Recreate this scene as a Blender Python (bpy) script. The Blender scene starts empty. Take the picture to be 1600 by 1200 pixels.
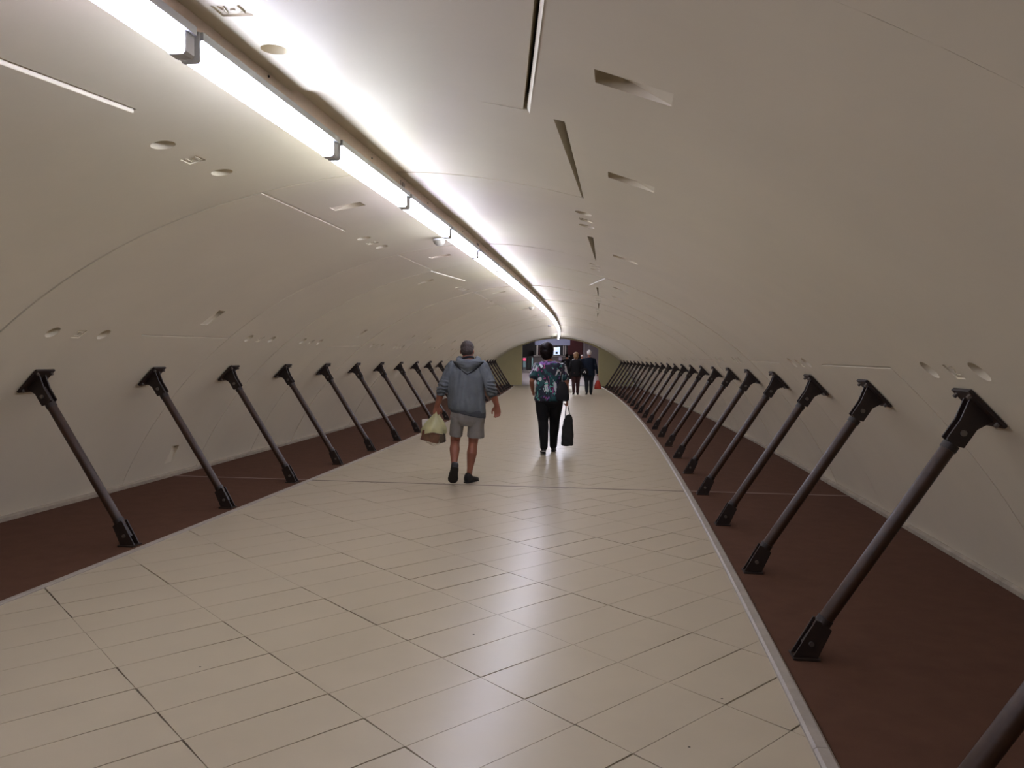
import bpy, bmesh, math, random
import numpy as np
from mathutils import Vector, Matrix, noise
from mathutils.geometry import delaunay_2d_cdt
random.seed(7)
SC = bpy.context.scene
COL = SC.collection
PI = math.pi

# ------------------------------------------------------------------ camera, world, exposure
EYE = 1.55
cam_d = bpy.data.cameras.new('camera')
cam_d.sensor_width = 36.0
cam_d.lens = 1235.3 / 1600 * 36.0
cam_d.clip_start = 0.05
cam = bpy.data.objects.new('camera', cam_d)
cam.matrix_world = (Matrix.Translation((0, 0, EYE)) @ Matrix.Rotation(PI/2 - 0.03479, 4, 'X')
                    @ Matrix.Rotation(0.00952, 4, 'Z'))
COL.objects.link(cam)
SC.camera = cam
w = bpy.data.worlds.new('world'); SC.world = w
w.use_nodes = True
w.node_tree.nodes['Background'].inputs[0].default_value = (0.35, 0.33, 0.30, 1)
w.node_tree.nodes['Background'].inputs[1].default_value = 0.05
SC.view_settings.view_transform = 'Standard'
SC.view_settings.look = 'None'
SC.view_settings.gamma = 1.0
SC.view_settings.exposure = 0.0
SC.view_settings.use_curve_mapping = False
LAMP_STRENGTH = 24.5
HALL_STRENGTH = 9.5

# ------------------------------------------------------------------ materials
MATS = {}
def srgb(r, g, b):
    f = lambda c: (c/255/12.92) if c/255 <= 0.04045 else ((c/255 + 0.055)/1.055)**2.4
    return (f(r), f(g), f(b), 1)
def mat(name, col, rough=0.6, metal=0.0, noise_amt=0.0, noise_scale=5.0, bump=0.0, bump_scale=80.0,
        emit=None, strength=0.0, spec=0.5, trans=0.0, alpha=1.0, stretch=None, coat=0.0, sub=0.0, rough_noise=0.0):
    if name in MATS: return MATS[name]
    m = bpy.data.materials.new(name); m.use_nodes = True
    nt = m.node_tree; N = nt.nodes; L = nt.links
    b = N['Principled BSDF']
    b.inputs['Base Color'].default_value = col
    b.inputs['Roughness'].default_value = rough
    b.inputs['Metallic'].default_value = metal
    b.inputs['Specular IOR Level'].default_value = spec
    b.inputs['Transmission Weight'].default_value = trans
    b.inputs['Alpha'].default_value = alpha
    b.inputs['Coat Weight'].default_value = coat
    if sub:
        b.inputs['Subsurface Weight'].default_value = sub
        b.inputs['Subsurface Radius'].default_value = (0.02, 0.01, 0.005)
    if emit:
        b.inputs['Emission Color'].default_value = emit
        b.inputs['Emission Strength'].default_value = strength
    tc = N.new('ShaderNodeTexCoord')
    src = tc.outputs['Object']
    if stretch:
        mp = N.new('ShaderNodeMapping'); mp.inputs['Scale'].default_value = stretch
        L.new(src, mp.inputs['Vector']); src = mp.outputs['Vector']
    if noise_amt:
        nz = N.new('ShaderNodeTexNoise'); nz.inputs['Scale'].default_value = noise_scale
        nz.inputs['Detail'].default_value = 6; nz.inputs['Roughness'].default_value = 0.6
        L.new(src, nz.inputs['Vector'])
        cr = N.new('ShaderNodeValToRGB')
        lo = [max(0, c*(1-noise_amt)) for c in col[:3]] + [1]
        hi = [min(1, c*(1+noise_amt)) for c in col[:3]] + [1]
        cr.color_ramp.elements[0].position = 0.3; cr.color_ramp.elements[0].color = lo
        cr.color_ramp.elements[1].position = 0.7; cr.color_ramp.elements[1].color = hi
        L.new(nz.outputs['Fac'], cr.inputs['Fac']); L.new(cr.outputs['Color'], b.inputs['Base Color'])
        if rough_noise:
            mr = N.new('ShaderNodeMapRange')
            mr.inputs['To Min'].default_value = rough - rough_noise
            mr.inputs['To Max'].default_value = rough + rough_noise
            L.new(nz.outputs['Fac'], mr.inputs['Value']); L.new(mr.outputs['Result'], b.inputs['Roughness'])
    if bump:
        n2 = N.new('ShaderNodeTexNoise'); n2.inputs['Scale'].default_value = bump_scale
        n2.inputs['Detail'].default_value = 4
        L.new(src, n2.inputs['Vector'])
        bp = N.new('ShaderNodeBump'); bp.inputs['Strength'].default_value = bump
        bp.inputs['Distance'].default_value = 0.01
        L.new(n2.outputs['Fac'], bp.inputs['Height']); L.new(bp.outputs['Normal'], b.inputs['Normal'])
    MATS[name] = m
    return m

M_CONC = mat('painted_concrete', srgb(221, 210, 185), 0.42, noise_amt=0.03, noise_scale=1.3, bump=0.06, bump_scale=30, spec=0.4)
M_JOINT = mat('joint_shadow', srgb(60, 52, 44), 0.9)
M_TILE = mat('porcelain_tile', srgb(188, 175, 152), 0.30, noise_amt=0.035, noise_scale=3.0, spec=0.45, rough_noise=0.05)
M_GROUT = mat('grout', srgb(26, 21, 18), 1.0, spec=0.1)
M_BROWN = mat('brown_rubber', srgb(92, 64, 50), 0.9, noise_amt=0.10, noise_scale=6, bump=0.3, bump_scale=300, spec=0.12)
M_BJOINT = mat('brown_joint', srgb(128, 104, 92), 0.8, noise_amt=0.1)
M_KERB = mat('kerb_stone', srgb(164, 155, 144), 0.5, noise_amt=0.12, noise_scale=9)
M_BASE = mat('base_cement', srgb(158, 146, 128), 0.8, noise_amt=0.18, noise_scale=8, bump=0.4, bump_scale=60)
M_STEEL = mat('brown_painted_steel', srgb(60, 39, 25), 0.42, noise_amt=0.3, noise_scale=14, bump=0.05, spec=0.4, rough_noise=0.08)
M_DARKST = mat('dark_bracket_steel', srgb(36, 23, 15), 0.5, noise_amt=0.25, noise_scale=20, bump=0.1)
M_BOLT = mat('worn_bolt_steel', srgb(120, 112, 105), 0.35, metal=0.7)
M_BEAM = mat('beige_beam_paint', srgb(236, 218, 202), 0.45, noise_amt=0.06, noise_scale=10)
M_TRAY = mat('lamp_tray_metal', srgb(176, 180, 184), 0.35, metal=0.3)
M_CAP = mat('lamp_end_cap', srgb(215, 217, 220), 0.4)
M_INK = mat('black_ink', srgb(15, 14, 14), 0.8)
M_DOME = mat('detector_white', srgb(165, 158, 146), 0.5)
M_YELLOW = mat('yellow_paint', srgb(248, 236, 182), 0.6, noise_amt=0.03, noise_scale=2)

# ------------------------------------------------------------------ mesh helpers
class MB:
    def __init__(s): s.v = []; s.f = []
    def add(s, vs, fs):
        o = len(s.v); s.v += [tuple(v) for v in vs]; s.f += [tuple(i+o for i in f) for f in fs]
    def box(s, c, size, R=None):
        hx, hy, hz = size[0]/2, size[1]/2, size[2]/2
        vs = [Vector((x, y, z)) for x in (-hx, hx) for y in (-hy, hy) for z in (-hz, hz)]
        if R is not None: vs = [R @ v for v in vs]
        vs = [v + Vector(c) for v in vs]
        s.add(vs, [(0,1,3,2),(4,6,7,5),(0,4,5,1),(2,3,7,6),(0,2,6,4),(1,5,7,3)])
    def loft(s, rings, cap=True, closed=True):
        n = len(rings[0]); o = len(s.v)
        for r in rings: s.v += [tuple(p) for p in r]
        for i in range(len(rings)-1):
            for j in range(n if closed else n-1):
                a = o+i*n+j; b = o+i*n+(j+1) % n
                s.f.append((a, b, b+n, a+n))
        if cap:
            s.f.append(tuple(o+j for j in reversed(range(n))))
            s.f.append(tuple(o+(len(rings)-1)*n+j for j in range(n)))
    def cyl(s, p0, p1, r0, r1=None, n=16):
        r1 = r0 if r1 is None else r1
        s.loft([ring(p0, Vector(p1)-Vector(p0), r0, r0, n), ring(p1, Vector(p1)-Vector(p0), r1, r1, n)])
    def tube(s, pts, rad, n=14, ref=None, round_ends=True):
        P = [Vector(p) for p in pts]; m = len(P)
        rad = [(r, r) if not isinstance(r, (tuple, list)) else r for r in rad]
        rings = []
        T = []
        for i in range(m):
            a = P[max(i-1, 0)]; b = P[min(i+1, m-1)]
            T.append((b-a).normalized())
        u = Vector(ref) if ref else Vector((1, 0, 0))
        if abs(u.dot(T[0])) > 0.95: u = Vector((0, 1, 0))
        fr = []
        for t in T:
            u = (u - t*u.dot(t)).normalized(); fr.append((u, t.cross(u)))
        def rg(c, k, sx): 
            return [c + fr[k][0]*math.cos(2*PI*j/n)*rad[k][0]*sx + fr[k][1]*math.sin(2*PI*j/n)*rad[k][1]*sx for j in range(n)]
        if round_ends:
            q = min(rad[0])
            for a in (0.15, 0.5, 0.85): rings.append(rg(P[0]-T[0]*q*math.cos(a*PI/2), 0, math.sin(a*PI/2)))
        for i in range(m): rings.append(rg(P[i], i, 1))
        if round_ends:
            q = min(rad[-1])
            for a in (0.85, 0.5, 0.15): rings.append(rg(P[-1]+T[-1]*q*math.cos(a*PI/2), m-1, math.sin(a*PI/2)))
        s.loft(rings)
    def ellipsoid(s, c, r, R=None, n=16, m=10):
        rings = []
        for i in range(m+1):
            a = PI*(i/m)*0.96 + PI*0.02
            rr = []
            for j in range(n):
                p = Vector((r[0]*math.sin(a)*math.cos(2*PI*j/n), r[1]*math.sin(a)*math.sin(2*PI*j/n), -r[2]*math.cos(a)))
                if R is not None: p = R @ p
                rr.append(p + Vector(c))
            rings.append(rr)
        s.loft(rings)
    def mesh(s, name, mt, smooth=False):
        me = bpy.data.meshes.new(name)
        me.from_pydata(s.v, [], s.f); me.materials.append(mt)
        bm = bmesh.new(); bm.from_mesh(me)
        bmesh.ops.recalc_face_normals(bm, faces=bm.faces)
        bm.to_mesh(me); bm.free()
        if smooth: me.polygons.foreach_set('use_smooth', [True]*len(me.polygons))
        me.update(); return me
    def build(s, name, mt, parent=None, smooth=False, bevel=0.0, autosmooth=None):
        me = s.mesh(name, mt, smooth)
        o = link(name, me, parent)
        if bevel:
            bv = o.modifiers.new('bevel', 'BEVEL'); bv.width = bevel; bv.segments = 2; bv.limit_method = 'ANGLE'
        if autosmooth: set_autosmooth(me, autosmooth)
        return o
def set_autosmooth(me, ang):
    bm = bmesh.new(); bm.from_mesh(me)
    for f in bm.faces: f.smooth = True
    for e in bm.edges:
        if len(e.link_faces) == 2 and e.calc_face_angle(0) > ang: e.smooth = False
    bm.to_mesh(me); bm.free()
def ring(c, axis, rx, ry, n=16, ref=None):
    t = Vector(axis).normalized(); u = Vector(ref) if ref else Vector((1, 0, 0))
    if abs(u.dot(t)) > 0.95: u = Vector((0, 1, 0))
    u = (u - t*u.dot(t)).normalized(); v = t.cross(u); c = Vector(c)
    return [c + u*rx*math.cos(2*PI*j/n) + v*ry*math.sin(2*PI*j/n) for j in range(n)]
def link(name, data, parent=None):
    o = bpy.data.objects.new(name, data); COL.objects.link(o)
    if parent is not None: o.parent = parent
    return o
def tag(o, label=None, cat=None, group=None, kind=None):
    if label: o['label'] = label
    if cat: o['category'] = cat
    if group: o['group'] = group
    if kind: o['kind'] = kind
    return o
def empty(name, loc=(0,0,0), rz=0.0):
    o = link(name, None); o.location = loc; o.rotation_euler = (0, 0, rz); o.empty_display_size = 0.1
    return o
def copy_tree(o, parent=None):
    c = o.copy(); COL.objects.link(c)
    if parent is not None: c.parent = parent
    for ch in [x for x in ALLCH.get(o.name, [])]: copy_tree(ch, c)
    return c
ALLCH = {}
def reg_children(root):
    ch = [x for x in COL.objects if x.parent is root]
    ALLCH[root.name] = ch
    for c in ch: reg_children(c)
def prop_like(o): return o
ORD = ['first','second','third','fourth','fifth','sixth','seventh','eighth','ninth','tenth','eleventh','twelfth','thirteenth',
       'fourteenth','fifteenth','sixteenth','seventeenth','eighteenth','nineteenth','twentieth','twenty-first','twenty-second',
       'twenty-third','twenty-fourth','twenty-fifth','twenty-sixth','twenty-seventh','twenty-eighth','twenty-ninth','thirtieth','thirty-first','thirty-second']

# ------------------------------------------------------------------ tunnel geometry: a centre line that curves, a segmental vault
PHI, K1, K2, CX0 = 0.15177, -0.00306, 0.00001, -1.5143
RV, Z0 = 4.5012, -1.7858
S_A, S_END = -9.5, 42.83
_S = np.linspace(-12, 48, 6001); _H = PHI + K1*_S + K2*_S*_S
_X = np.concatenate([[0], np.cumsum((np.sin(_H[1:])+np.sin(_H[:-1]))/2*0.01)]); _Y = np.concatenate([[0], np.cumsum((np.cos(_H[1:])+np.cos(_H[:-1]))/2*0.01)])
_X = _X - np.interp(0, _S, _X) + CX0; _Y = _Y - np.interp(0, _S, _Y)
def head(s): return PHI + K1*s + K2*s*s
def P3(s, o, z):
    h = head(s); return Vector((float(np.interp(s, _S, _X)) + o*math.cos(h), float(np.interp(s, _S, _Y)) - o*math.sin(h), z))
def so_of(x, y):
    d = (x-_X)*np.sin(_H) + (y-_Y)*np.cos(_H); i = int(np.argmax(d < 0))
    return float(_S[i]), float((x-_X[i])*math.cos(_H[i]) - (y-_Y[i])*math.sin(_H[i]))
def vdrop(s, th=0.0):                      # the crown sinks a little towards the far portal
    t = max(0.0, min(1.0, (s-31.0)/(42.83-31.0))); t = t*t*(3-2*t)
    return 0.17*t*max(0.0, math.cos(min(PI/2, abs(th)*1.9)))
def V3(s, th, r=RV):                       # point on the vault, th in radians from the crown, + = right
    return P3(s, r*math.sin(th), Z0 + r*math.cos(th) - vdrop(s, th))
TF = math.acos(-Z0/RV)                     # angle where vault meets floor
WL, WR = -2.2694, 2.242
HW = math.sqrt(RV*RV - Z0*Z0)
RING, S1 = 1.635, 3.59

def sweep(s0, s1, prof, step=0.5, cap=True):
    """prof: list of (o,z) closed polygon swept along the tunnel"""
    mb = MB(); n = max(2, int((s1-s0)/step)+1)
    mb.loft([[P3(s, o, z) for o, z in prof] for s in np.linspace(s0, s1, n)], cap=cap)
    return mb

# ------------------------------------------------------------------ vault: backing shell + rings of segments with recesses
ceiling = None
mb = MB(); ths = np.linspace(-TF-0.03, TF+0.03, 49)
ss = np.linspace(S_A, S_END, 80)
rings_i = [[V3(s, t, RV+0.09) for t in ths] for s in ss]
mb.loft(rings_i, cap=False, closed=False)
ceiling = mb.build('ceiling', M_JOINT); ceiling['kind'] = 'structure'

D2R = PI/180
def seg(name, s0, s1, ta, tb, feats, dr, taper, crown=0.0, cham=(0, 0)):
    """one concrete segment: s0..s1, ta/tb = (angle at s0, angle at s1) of its two sides, feats = recesses"""
    def srf(s, th, dep=0.0):
        r = RV + dr + taper*(s-s0) + dep - (crown*math.exp(-(th/(8*D2R))**2) if crown else 0)
        return V3(s, th, r)
    def nrm(s, th):
        h = head(s); return Vector((-math.sin(th)*math.cos(h), math.sin(th)*math.sin(h), -math.cos(th)))
    A = lambda s: ta[0] + (ta[1]-ta[0])*(s-s0)/(s1-s0)
    B = lambda s: tb[0] + (tb[1]-tb[0])*(s-s0)/(s1-s0)
    nt = max(2, int(abs(tb[0]-ta[0])/(2.2*D2R))+1)
    ns = 4
    V = []; F = []; NR = []
    def pv(p, n=None):
        V.append(p); NR.append(tuple(n) if n is not None else (0, 0, 0)); return len(V)-1
    svals = np.linspace(s0, s1, ns+1)
    if not feats:
        idx = [[pv(srf(s, A(s)+(B(s)-A(s))*j/nt), nrm(s, A(s)+(B(s)-A(s))*j/nt)) for j in range(nt+1)] for s in svals]
        for i in range(ns):
            for j in range(nt): F.append((idx[i][j], idx[i][j+1], idx[i+1][j+1], idx[i+1][j]))
    else:
        pts = []; edges = []
        bd = [(s0, A(s0)+(B(s0)-A(s0))*j/nt) for j in range(nt)] + [(s, B(s)) for s in svals[:-1]] + \
             [(s1, B(s1)+(A(s1)-B(s1))*j/nt) for j in range(nt)] + [(s, A(s)) for s in svals[:0:-1]]
        pts += bd; edges += [(i, (i+1) % len(bd)) for i in range(len(bd))]
        polys = []
        for f in feats:
            k = len(pts); pts += f['poly']; edges += [(k+i, k+(i+1) % len(f['poly'])) for i in range(len(f['poly']))]
            polys.append(f['poly'])
        def inside(p, poly):
            c = False; n = len(poly)
            for i in range(n):
                a = poly[i]; b = poly[(i+1) % n]
                if (a[1] > p[1]) != (b[1] > p[1]) and p[0] < (b[0]-a[0])*(p[1]-a[1])/(b[1]-a[1])+a[0]: c = not c
            return c
        for s in svals[1:-1]:
            for j in range(1, nt):
                q = (s, A(s)+(B(s)-A(s))*j/nt)
                if not any(inside(q, pl) for pl in polys): pts.append(q)
        vo, eo, fo, _, _, _ = delaunay_2d_cdt([Vector((p[0], p[1]*RV)) for p in pts], edges, [], 0, 1e-5)
        pls = [[(p[0], p[1]*RV) for p in pl] for pl in polys]
        mp = [pv(srf(v.x, v.y/RV), nrm(v.x, v.y/RV)) for v in vo]
        bdp = [(p[0], p[1]*RV) for p in bd]
        for f in fo:
            c = sum((vo[i] for i in f), Vector((0, 0)))/len(f)
            if any(inside(c, pl) for pl in pls): continue
            F.append(tuple(mp[i] for i in f))
        for f in feats:
            pl = f['poly']; n = len(pl); dep = f['dep']
            top = [pv(srf(*p)) for p in pl]
            bot = [pv(srf(p[0], p[1], dep(p))) for p in pl]
            for i in range(n): F.append((top[i], top[(i+1) % n], bot[(i+1) % n], bot[i]))
            F.append(tuple(pv(srf(p[0], p[1], dep(p))) for p in pl))
            for q in f.get('raised', []):
                t = [pv(srf(p[0], p[1], -f.get('rh', 0.0)+dep(p)*0.15)) for p in q]
                b2 = [pv(srf(p[0], p[1], dep(p))) for p in q]
                F.append(tuple(t))
                for i in range(len(q)): F.append((t[i], t[(i+1) % len(q)], b2[(i+1) % len(q)], b2[i]))
    # side walls
    D = 0.075
    def side(pl):
        t = [pv(srf(*p)) for p in pl]; b = [pv(srf(p[0], p[1], D)) for p in pl]
        for i in range(len(pl)-1): F.append((t[i], t[i+1], b[i+1], b[i]))
    def side_c(pl, c):
        if not c: side(pl); return
        t = [pv(srf(*p)) for p in pl]; m_ = [pv(srf(p[0], p[1] + c/RV, abs(c)*1.1)) for p in pl]; b = [pv(srf(p[0], p[1] + c/RV, D)) for p in pl]
        for i in range(len(pl)-1): F.append((t[i], t[i+1], m_[i+1], m_[i])); F.append((m_[i], m_[i+1], b[i+1], b[i]))
    side_c([(s, A(s)) for s in svals], -cham[0]); side_c([(s, B(s)) for s in svals], cham[1])
    side([(s0, A(s0)+(B(s0)-A(s0))*j/nt) for j in range(nt+1)]); side([(s1, A(s1)+(B(s1)-A(s1))*j/nt) for j in range(nt+1)])
    me = bpy.data.meshes.new('segment'); me.from_pydata(V, [], F); me.materials.append(M_CONC)
    # orient every face towards the inside of the tunnel where it lies on the surface
    me.polygons.foreach_set('use_smooth', [True]*len(me.polygons))
    for p in me.polygons:
        if all(NR[i] != (0, 0, 0) for i in p.vertices):
            if p.normal.dot(Vector(NR[p.vertices[0]])) < 0: p.flip()
        else: p.use_smooth = False
    me.update()
    me.normals_split_custom_set_from_vertices(NR)
    return link(name, me, ceiling)

def circ(s, th, r, n=20):
    return [(s + r*math.cos(2*PI*i/n), th + r/RV*math.sin(2*PI*i/n)) for i in range(n)]
def rect(sa, sb, a, b): return [(sa, a), (sa, b), (sb, b), (sb, a)]
def f_hole(s, deg, r=0.062, d=0.06): return dict(poly=circ(s, deg*D2R, r), dep=lambda p: d)
def f_wedge(s, d0, d1, hw=0.065, deep=0.06):
    # deep towards the crown side (d0), running out to the surface at d1
    def dep(p):
        t = (p[1]/D2R-d0)/(d1-d0); return 0.004 + (deep-0.004)*(1-max(0, min(1, t)))
    a, b = min(d0, d1)*D2R, max(d0, d1)*D2R
    return dict(poly=rect(s-hw, s+hw, a, b), dep=dep)
GL = {'A': [((0,0),(0.5,1)),((0.5,1),(1,0)),((0.25,0.4),(0.75,0.4))], '-': [((0.1,0.5),(0.9,0.5))], '1': [((0.5,0),(0.5,1)),((0.5,1),(0.2,0.75))],
      'T': [((0.5,0),(0.5,1)),((0,1),(1,1))]}
def f_plate(s, deg, ls, lt, flip=1, txt='A-1'):
    """recessed nameplate with raised characters; ls = size along the tunnel, lt = size around the vault (m)"""
    pl = rect(s-ls/2, s+ls/2, deg*D2R-lt/2/RV, deg*D2R+lt/2/RV)
    ra = []
    n = len(txt); cw = lt*0.8/n
    for i, ch in enumerate(txt):
        for (a, b) in GL[ch]:
            def cv(q):
                x = -lt*0.4 + cw*(i+0.15+0.7*q[0]); y = -ls*0.3 + ls*0.6*q[1]
                return (s + y*flip, deg*D2R + x*flip/RV)
            p, q = cv(a), cv(b); w = 0.005
            dx, dy = q[0]-p[0], (q[1]-p[1])*RV; L = math.hypot(dx, dy)+1e-9; nx, ny = -dy/L*w/2, dx/L*w/2/RV
            ra.append([(p[0]+nx, p[1]+ny), (q[0]+nx, q[1]+ny), (q[0]-nx, q[1]-ny), (p[0]-nx, p[1]-ny)])
    return dict(poly=pl, dep=lambda p: 0.007, raised=ra)

# per ring: slits [(deg at start, deg at end, half width start, half width end)] and recesses
slits = {0: [(16.9, 13.5, .016, .016), (-12.6, -9.6, .012, .012)], 1: [(15.3, 15.6, .026, .006)], 2: [(-11.78, -11.72, .007, .007), (43.05, 43.0, .007, .007)],
         3: [(15.4, 15.5, .028, .005), (-39.1, -38.9, .006, .006)], 4: [(-11.65, -11.4, .006, .006), (42.95, 42.8, .006, .006)],
         5: [(16.6, 13.5, .010, .010), (-11.66, -9.7, .010, .010)], 6: [(15.1, 15.1, .016, .007), (-39.8, -39.3, .006, .006)],
         -1: [(15.3, 15.3, .01, .01)], 7: [(-11.6, -11.6, .007, .007), (42.8, 42.8, .007, .007)], 8: [(15.2, 15.2, .018, .006)],
         9: [(-11.6, -11.6, .008, .008), (17.2, 13.4, .010, .010)], 10: [(15.2, 15.2, .015, .006), (-39, -39, .006, .006)]}
feats = {k: [] for k in range(-8, 24)}
def holes(k, deg, a=None, b=None, plate=True):
    s0 = S1 + RING*(k-1)
    a = s0 + 0.5 if a is None else a; b = s0 + 1.1 if b is None else b
    feats[k] += [f_hole(a, deg), f_hole(b, deg)]
    if plate: feats[k].append(f_plate((a+b)/2, deg+0.1*(1 if deg > 0 else -1), 0.10, 0.10, 1 if deg > 0 else -1))
feats[0] += [f_wedge(2.93, 17.7, 21.2), f_hole(3.12, 1.75, 0.052, 0.05), f_plate(2.78, 1.85, 0.085, 0.115)]
feats[1] += [f_wedge(4.37, 17.9, 21.1)]
holes(1, -11.6, 4.06, 4.67); holes(1, 43.1, 4.06, 4.64)
feats[2] += [f_wedge(6.05, -6.3, -9.4)]
holes(2, -39.2, 5.73, 6.34); holes(2, 15.3, 5.8, 6.35)
feats[3] += [f_wedge(7.66, 17.9, 21.0), f_wedge(7.68, -33.4, -36.5)]
holes(3, -11.65, 7.34, 7.91); holes(3, 42.8, 7.32, 7.88)
feats[4] += [f_wedge(9.13, -5.9, -9.0), f_wedge(9.33, -60.8, -63.9, 0.075, 0.05)]
holes(4, -38.7, 8.97, 9.6); holes(4, 15.2, 8.96, 9.48)
feats[5] += [f_wedge(10.86, -13.5, -16.5), f_wedge(10.95, 18.0, 21.0)]
holes(5, -38.6, 10.6, 11.25); holes(5, 42.6, 10.73, 11.19)
feats[6] += [f_wedge(12.58, -33.9, -36.7), f_wedge(12.6, 18, 21)]
holes(6, -12.4, 12.32, 12.92); holes(6, 42.6)
feats[7] += [f_wedge(14.2, -61.5, -64.5, 0.05, 0.03), f_wedge(14.2, -6.0, -9.0)]
holes(7, 15.1); holes(7, -38.8)
feats[8] += [f_wedge(15.88, -33.7, -36.4)]
holes(8, 42.6); holes(8, -38.8); holes(8, -12)
for k in range(9, 17):
    if k % 2: holes(k, 42.6, plate=False); feats[k].append(f_wedge(S1+RING*(k-1)+0.8, -33.7, -36.4))
    else: holes(k, -38.8, plate=False); feats[k].append(f_wedge(S1+RING*(k-1)+0.8, -6, -9))
    if k % 3 == 0: holes(k, 15.2, plate=False)
GAP = {1: .014, 5: .013, 3: .010, 10: .012}
for k in range(-8, 24):
    s0 = S1 + RING*(k-1); s1 = s0 + RING
    g0 = GAP.get(k-1, .0045)/2; g1 = GAP.get(k, .0045)/2
    sl = sorted(slits.get(k, []), key=lambda q: q[0])
    e = TF + 0.004
    edges_l = [(-e, -e)] ; edges_r = []
    for (a, b, h0, h1) in sl:
        edges_r.append((a*D2R-h0/RV, b*D2R-h1/RV)); edges_l.append((a*D2R+h0/RV, b*D2R+h1/RV))
    edges_r.append((e, e))
    rr = random.Random(k+100)
    dr = rr.uniform(-0.004, 0.005); tp = rr.uniform(-0.004, 0.004)
    ch_ = 0.016 if k == 0 else (0.004 if k == 5 else 0.0)
    for ta, tb in zip(edges_l, edges_r):
        fs = []
        for f in feats[k]:
            c = sum(p[1] for p in f['poly'])/len(f['poly'])
            if min(ta) < c < max(tb): fs.append(f)
        key = ta[0] < 0 < tb[0] and len(sl) > 0       # the crown segment sits slightly deeper than its neighbours
        seg('segment', s0+g0, s1-g1, ta, tb, fs, dr + ((0.012 if k == 0 else 0.003) if key else 0), tp, 0.008 if k == 0 else -rr.uniform(0.010, 0.024),
            (ch_ if ta[0] > 0 else 0, ch_*0.3 if tb[0] < 0 else 0))

# ------------------------------------------------------------------ floor slab, tiles, brown strips, kerbs
floor = sweep(S_A, S_END, [(-HW-0.15, -0.25), (HW+0.15, -0.25), (HW+0.15, -0.012), (-HW-0.15, -0.012)]).build('floor', M_GROUT)
floor['kind'] = 'structure'
KW = 0.06
SJ = 9.533
for side in (-1, 1):
    for a, b in ((S_A, SJ-0.025), (SJ+0.025, S_END)):
        o0 = (WR+KW if side > 0 else WL-KW*0.8); o1 = side*(HW+0.03)
        lo, hi = min(o0, o1), max(o0, o1)
        sweep(a, b, [(lo, -0.012), (hi, -0.012), (hi, 0.0), (lo, 0.0)]).build('brown_strip', M_BROWN, floor)
    o0 = (WR+KW if side > 0 else WL-KW*0.8); o1 = side*(HW+0.0)
    lo, hi = min(o0, o1), max(o0, o1)
    sweep(SJ-0.025, SJ+0.025, [(lo, -0.012), (hi, -0.012), (hi, 0.004), (lo, 0.004)]).build('expansion_joint', M_BJOINT, floor)
sweep(SJ-0.022, SJ+0.022, [(WL, -0.012), (WR, -0.012), (WR, 0.0003), (WL, 0.0003)]).build('expansion_joint', mat('joint_cover', srgb(112, 100, 88), 0.5), floor)
# kerbs in lengths, with butt joints
def kerb(nm, o0, o1, zt, cuts):
    root = None
    for i, (a, b) in enumerate(zip(cuts[:-1], cuts[1:])):
        m = sweep(a+0.002, b-0.002, [(o0, -0.012), (o1, -0.012), (o1, zt*0.6), (o1-0.012, zt), (o0+0.012, zt), (o0, zt*0.6)], 0.3)
        if root is None:
            root = m.build(nm, M_KERB); root['kind'] = 'structure'
        else: m.build('kerb_stone', M_KERB, root)
kerb('trim_1', WR-0.002, WR+KW+0.006, 0.022, [S_A, -2, 0.5, 3.42, 6.4, 9.4, 12.4, 15.4, 18.4, 24, 30, 36, S_END])
kerb('trim_2', WL-KW*0.8-0.004, WL+0.002, 0.012, [S_A, -1, 2.0, 5.0, 8.0, 11, 14, 17, 20, 26, 32, S_END])
# wall foot: a low cement ledge
for side, nm in ((-1, 'baseboard_left'), (1, 'baseboard_right')):
    pr = [(side*(HW+0.05), -0.01), (side*(HW-0.05), -0.01), (side*(HW-0.055), 0.035), (side*(HW-0.035), 0.05), (side*(HW+0.0), 0.055)]
    b_ = sweep(S_A, S_END, pr, 0.4).build(nm, M_BASE, autosmooth=0.5); b_['kind'] = 'structure'

# tiles: parallel rows at about 45 degrees across the walkway
AO = np.array([-0.1388, 3.7638])
ta_, tb_ = -49.2*D2R, 42.8*D2R
UA = np.array([math.cos(ta_), math.sin(ta_)])*0.3192; UB = np.array([math.cos(tb_), math.sin(tb_)])*0.6555
def clip(poly, ax, val, keep_less):
    out = []
    for i in range(len(poly)):
        a = poly[i]; b = poly[(i+1) % len(poly)]
        ia = (a[ax] <= val) if keep_less else (a[ax] >= val); ib = (b[ax] <= val) if keep_less else (b[ax] >= val)
        if ia: out.append(a)
        if ia != ib:
            t = (val-a[ax])/(b[ax]-a[ax]); out.append((a[0]+(b[0]-a[0])*t, a[1]+(b[1]-a[1])*t))
    return out
g = 0.0026
UAn, UBn = UA/np.linalg.norm(UA), UB/np.linalg.norm(UB)
tiles = []
for i in range(-110, 111):
    for j in range(-60, 70):
        c = AO + UA*(i+0.5) + UB*(j+0.5)
        if c[1] < -1 or c[1] > 43.5 or abs(c[0]) > 7: continue
        s, o = so_of(c[0], c[1])
        if s < 0.5 or s > S_END+0.5 or o < WL-0.5 or o > WR+0.5: continue
        cs = [AO + UA*(i+a) + UB*(j+b) + UAn*g*(1-2*a) + UBn*g*(1-2*b) for a, b in ((0,0),(1,0),(1,1),(0,1))]
        poly = [so_of(p[0], p[1]) for p in cs]
        poly = clip(clip(poly, 1, WR, True), 1, WL, False)
        poly = clip(poly, 0, S_END, True)
        if len(poly) < 3: continue
        for q_ in ([clip(poly, 0, SJ-0.026, True), clip(poly, 0, SJ+0.026, False)] if abs(s-SJ) < 1 else [poly]):
            if len(q_) >= 3: tiles.append((sum(p[0] for p in q_)/len(q_), q_))
tiles.sort(key=lambda t: t[0])
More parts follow.
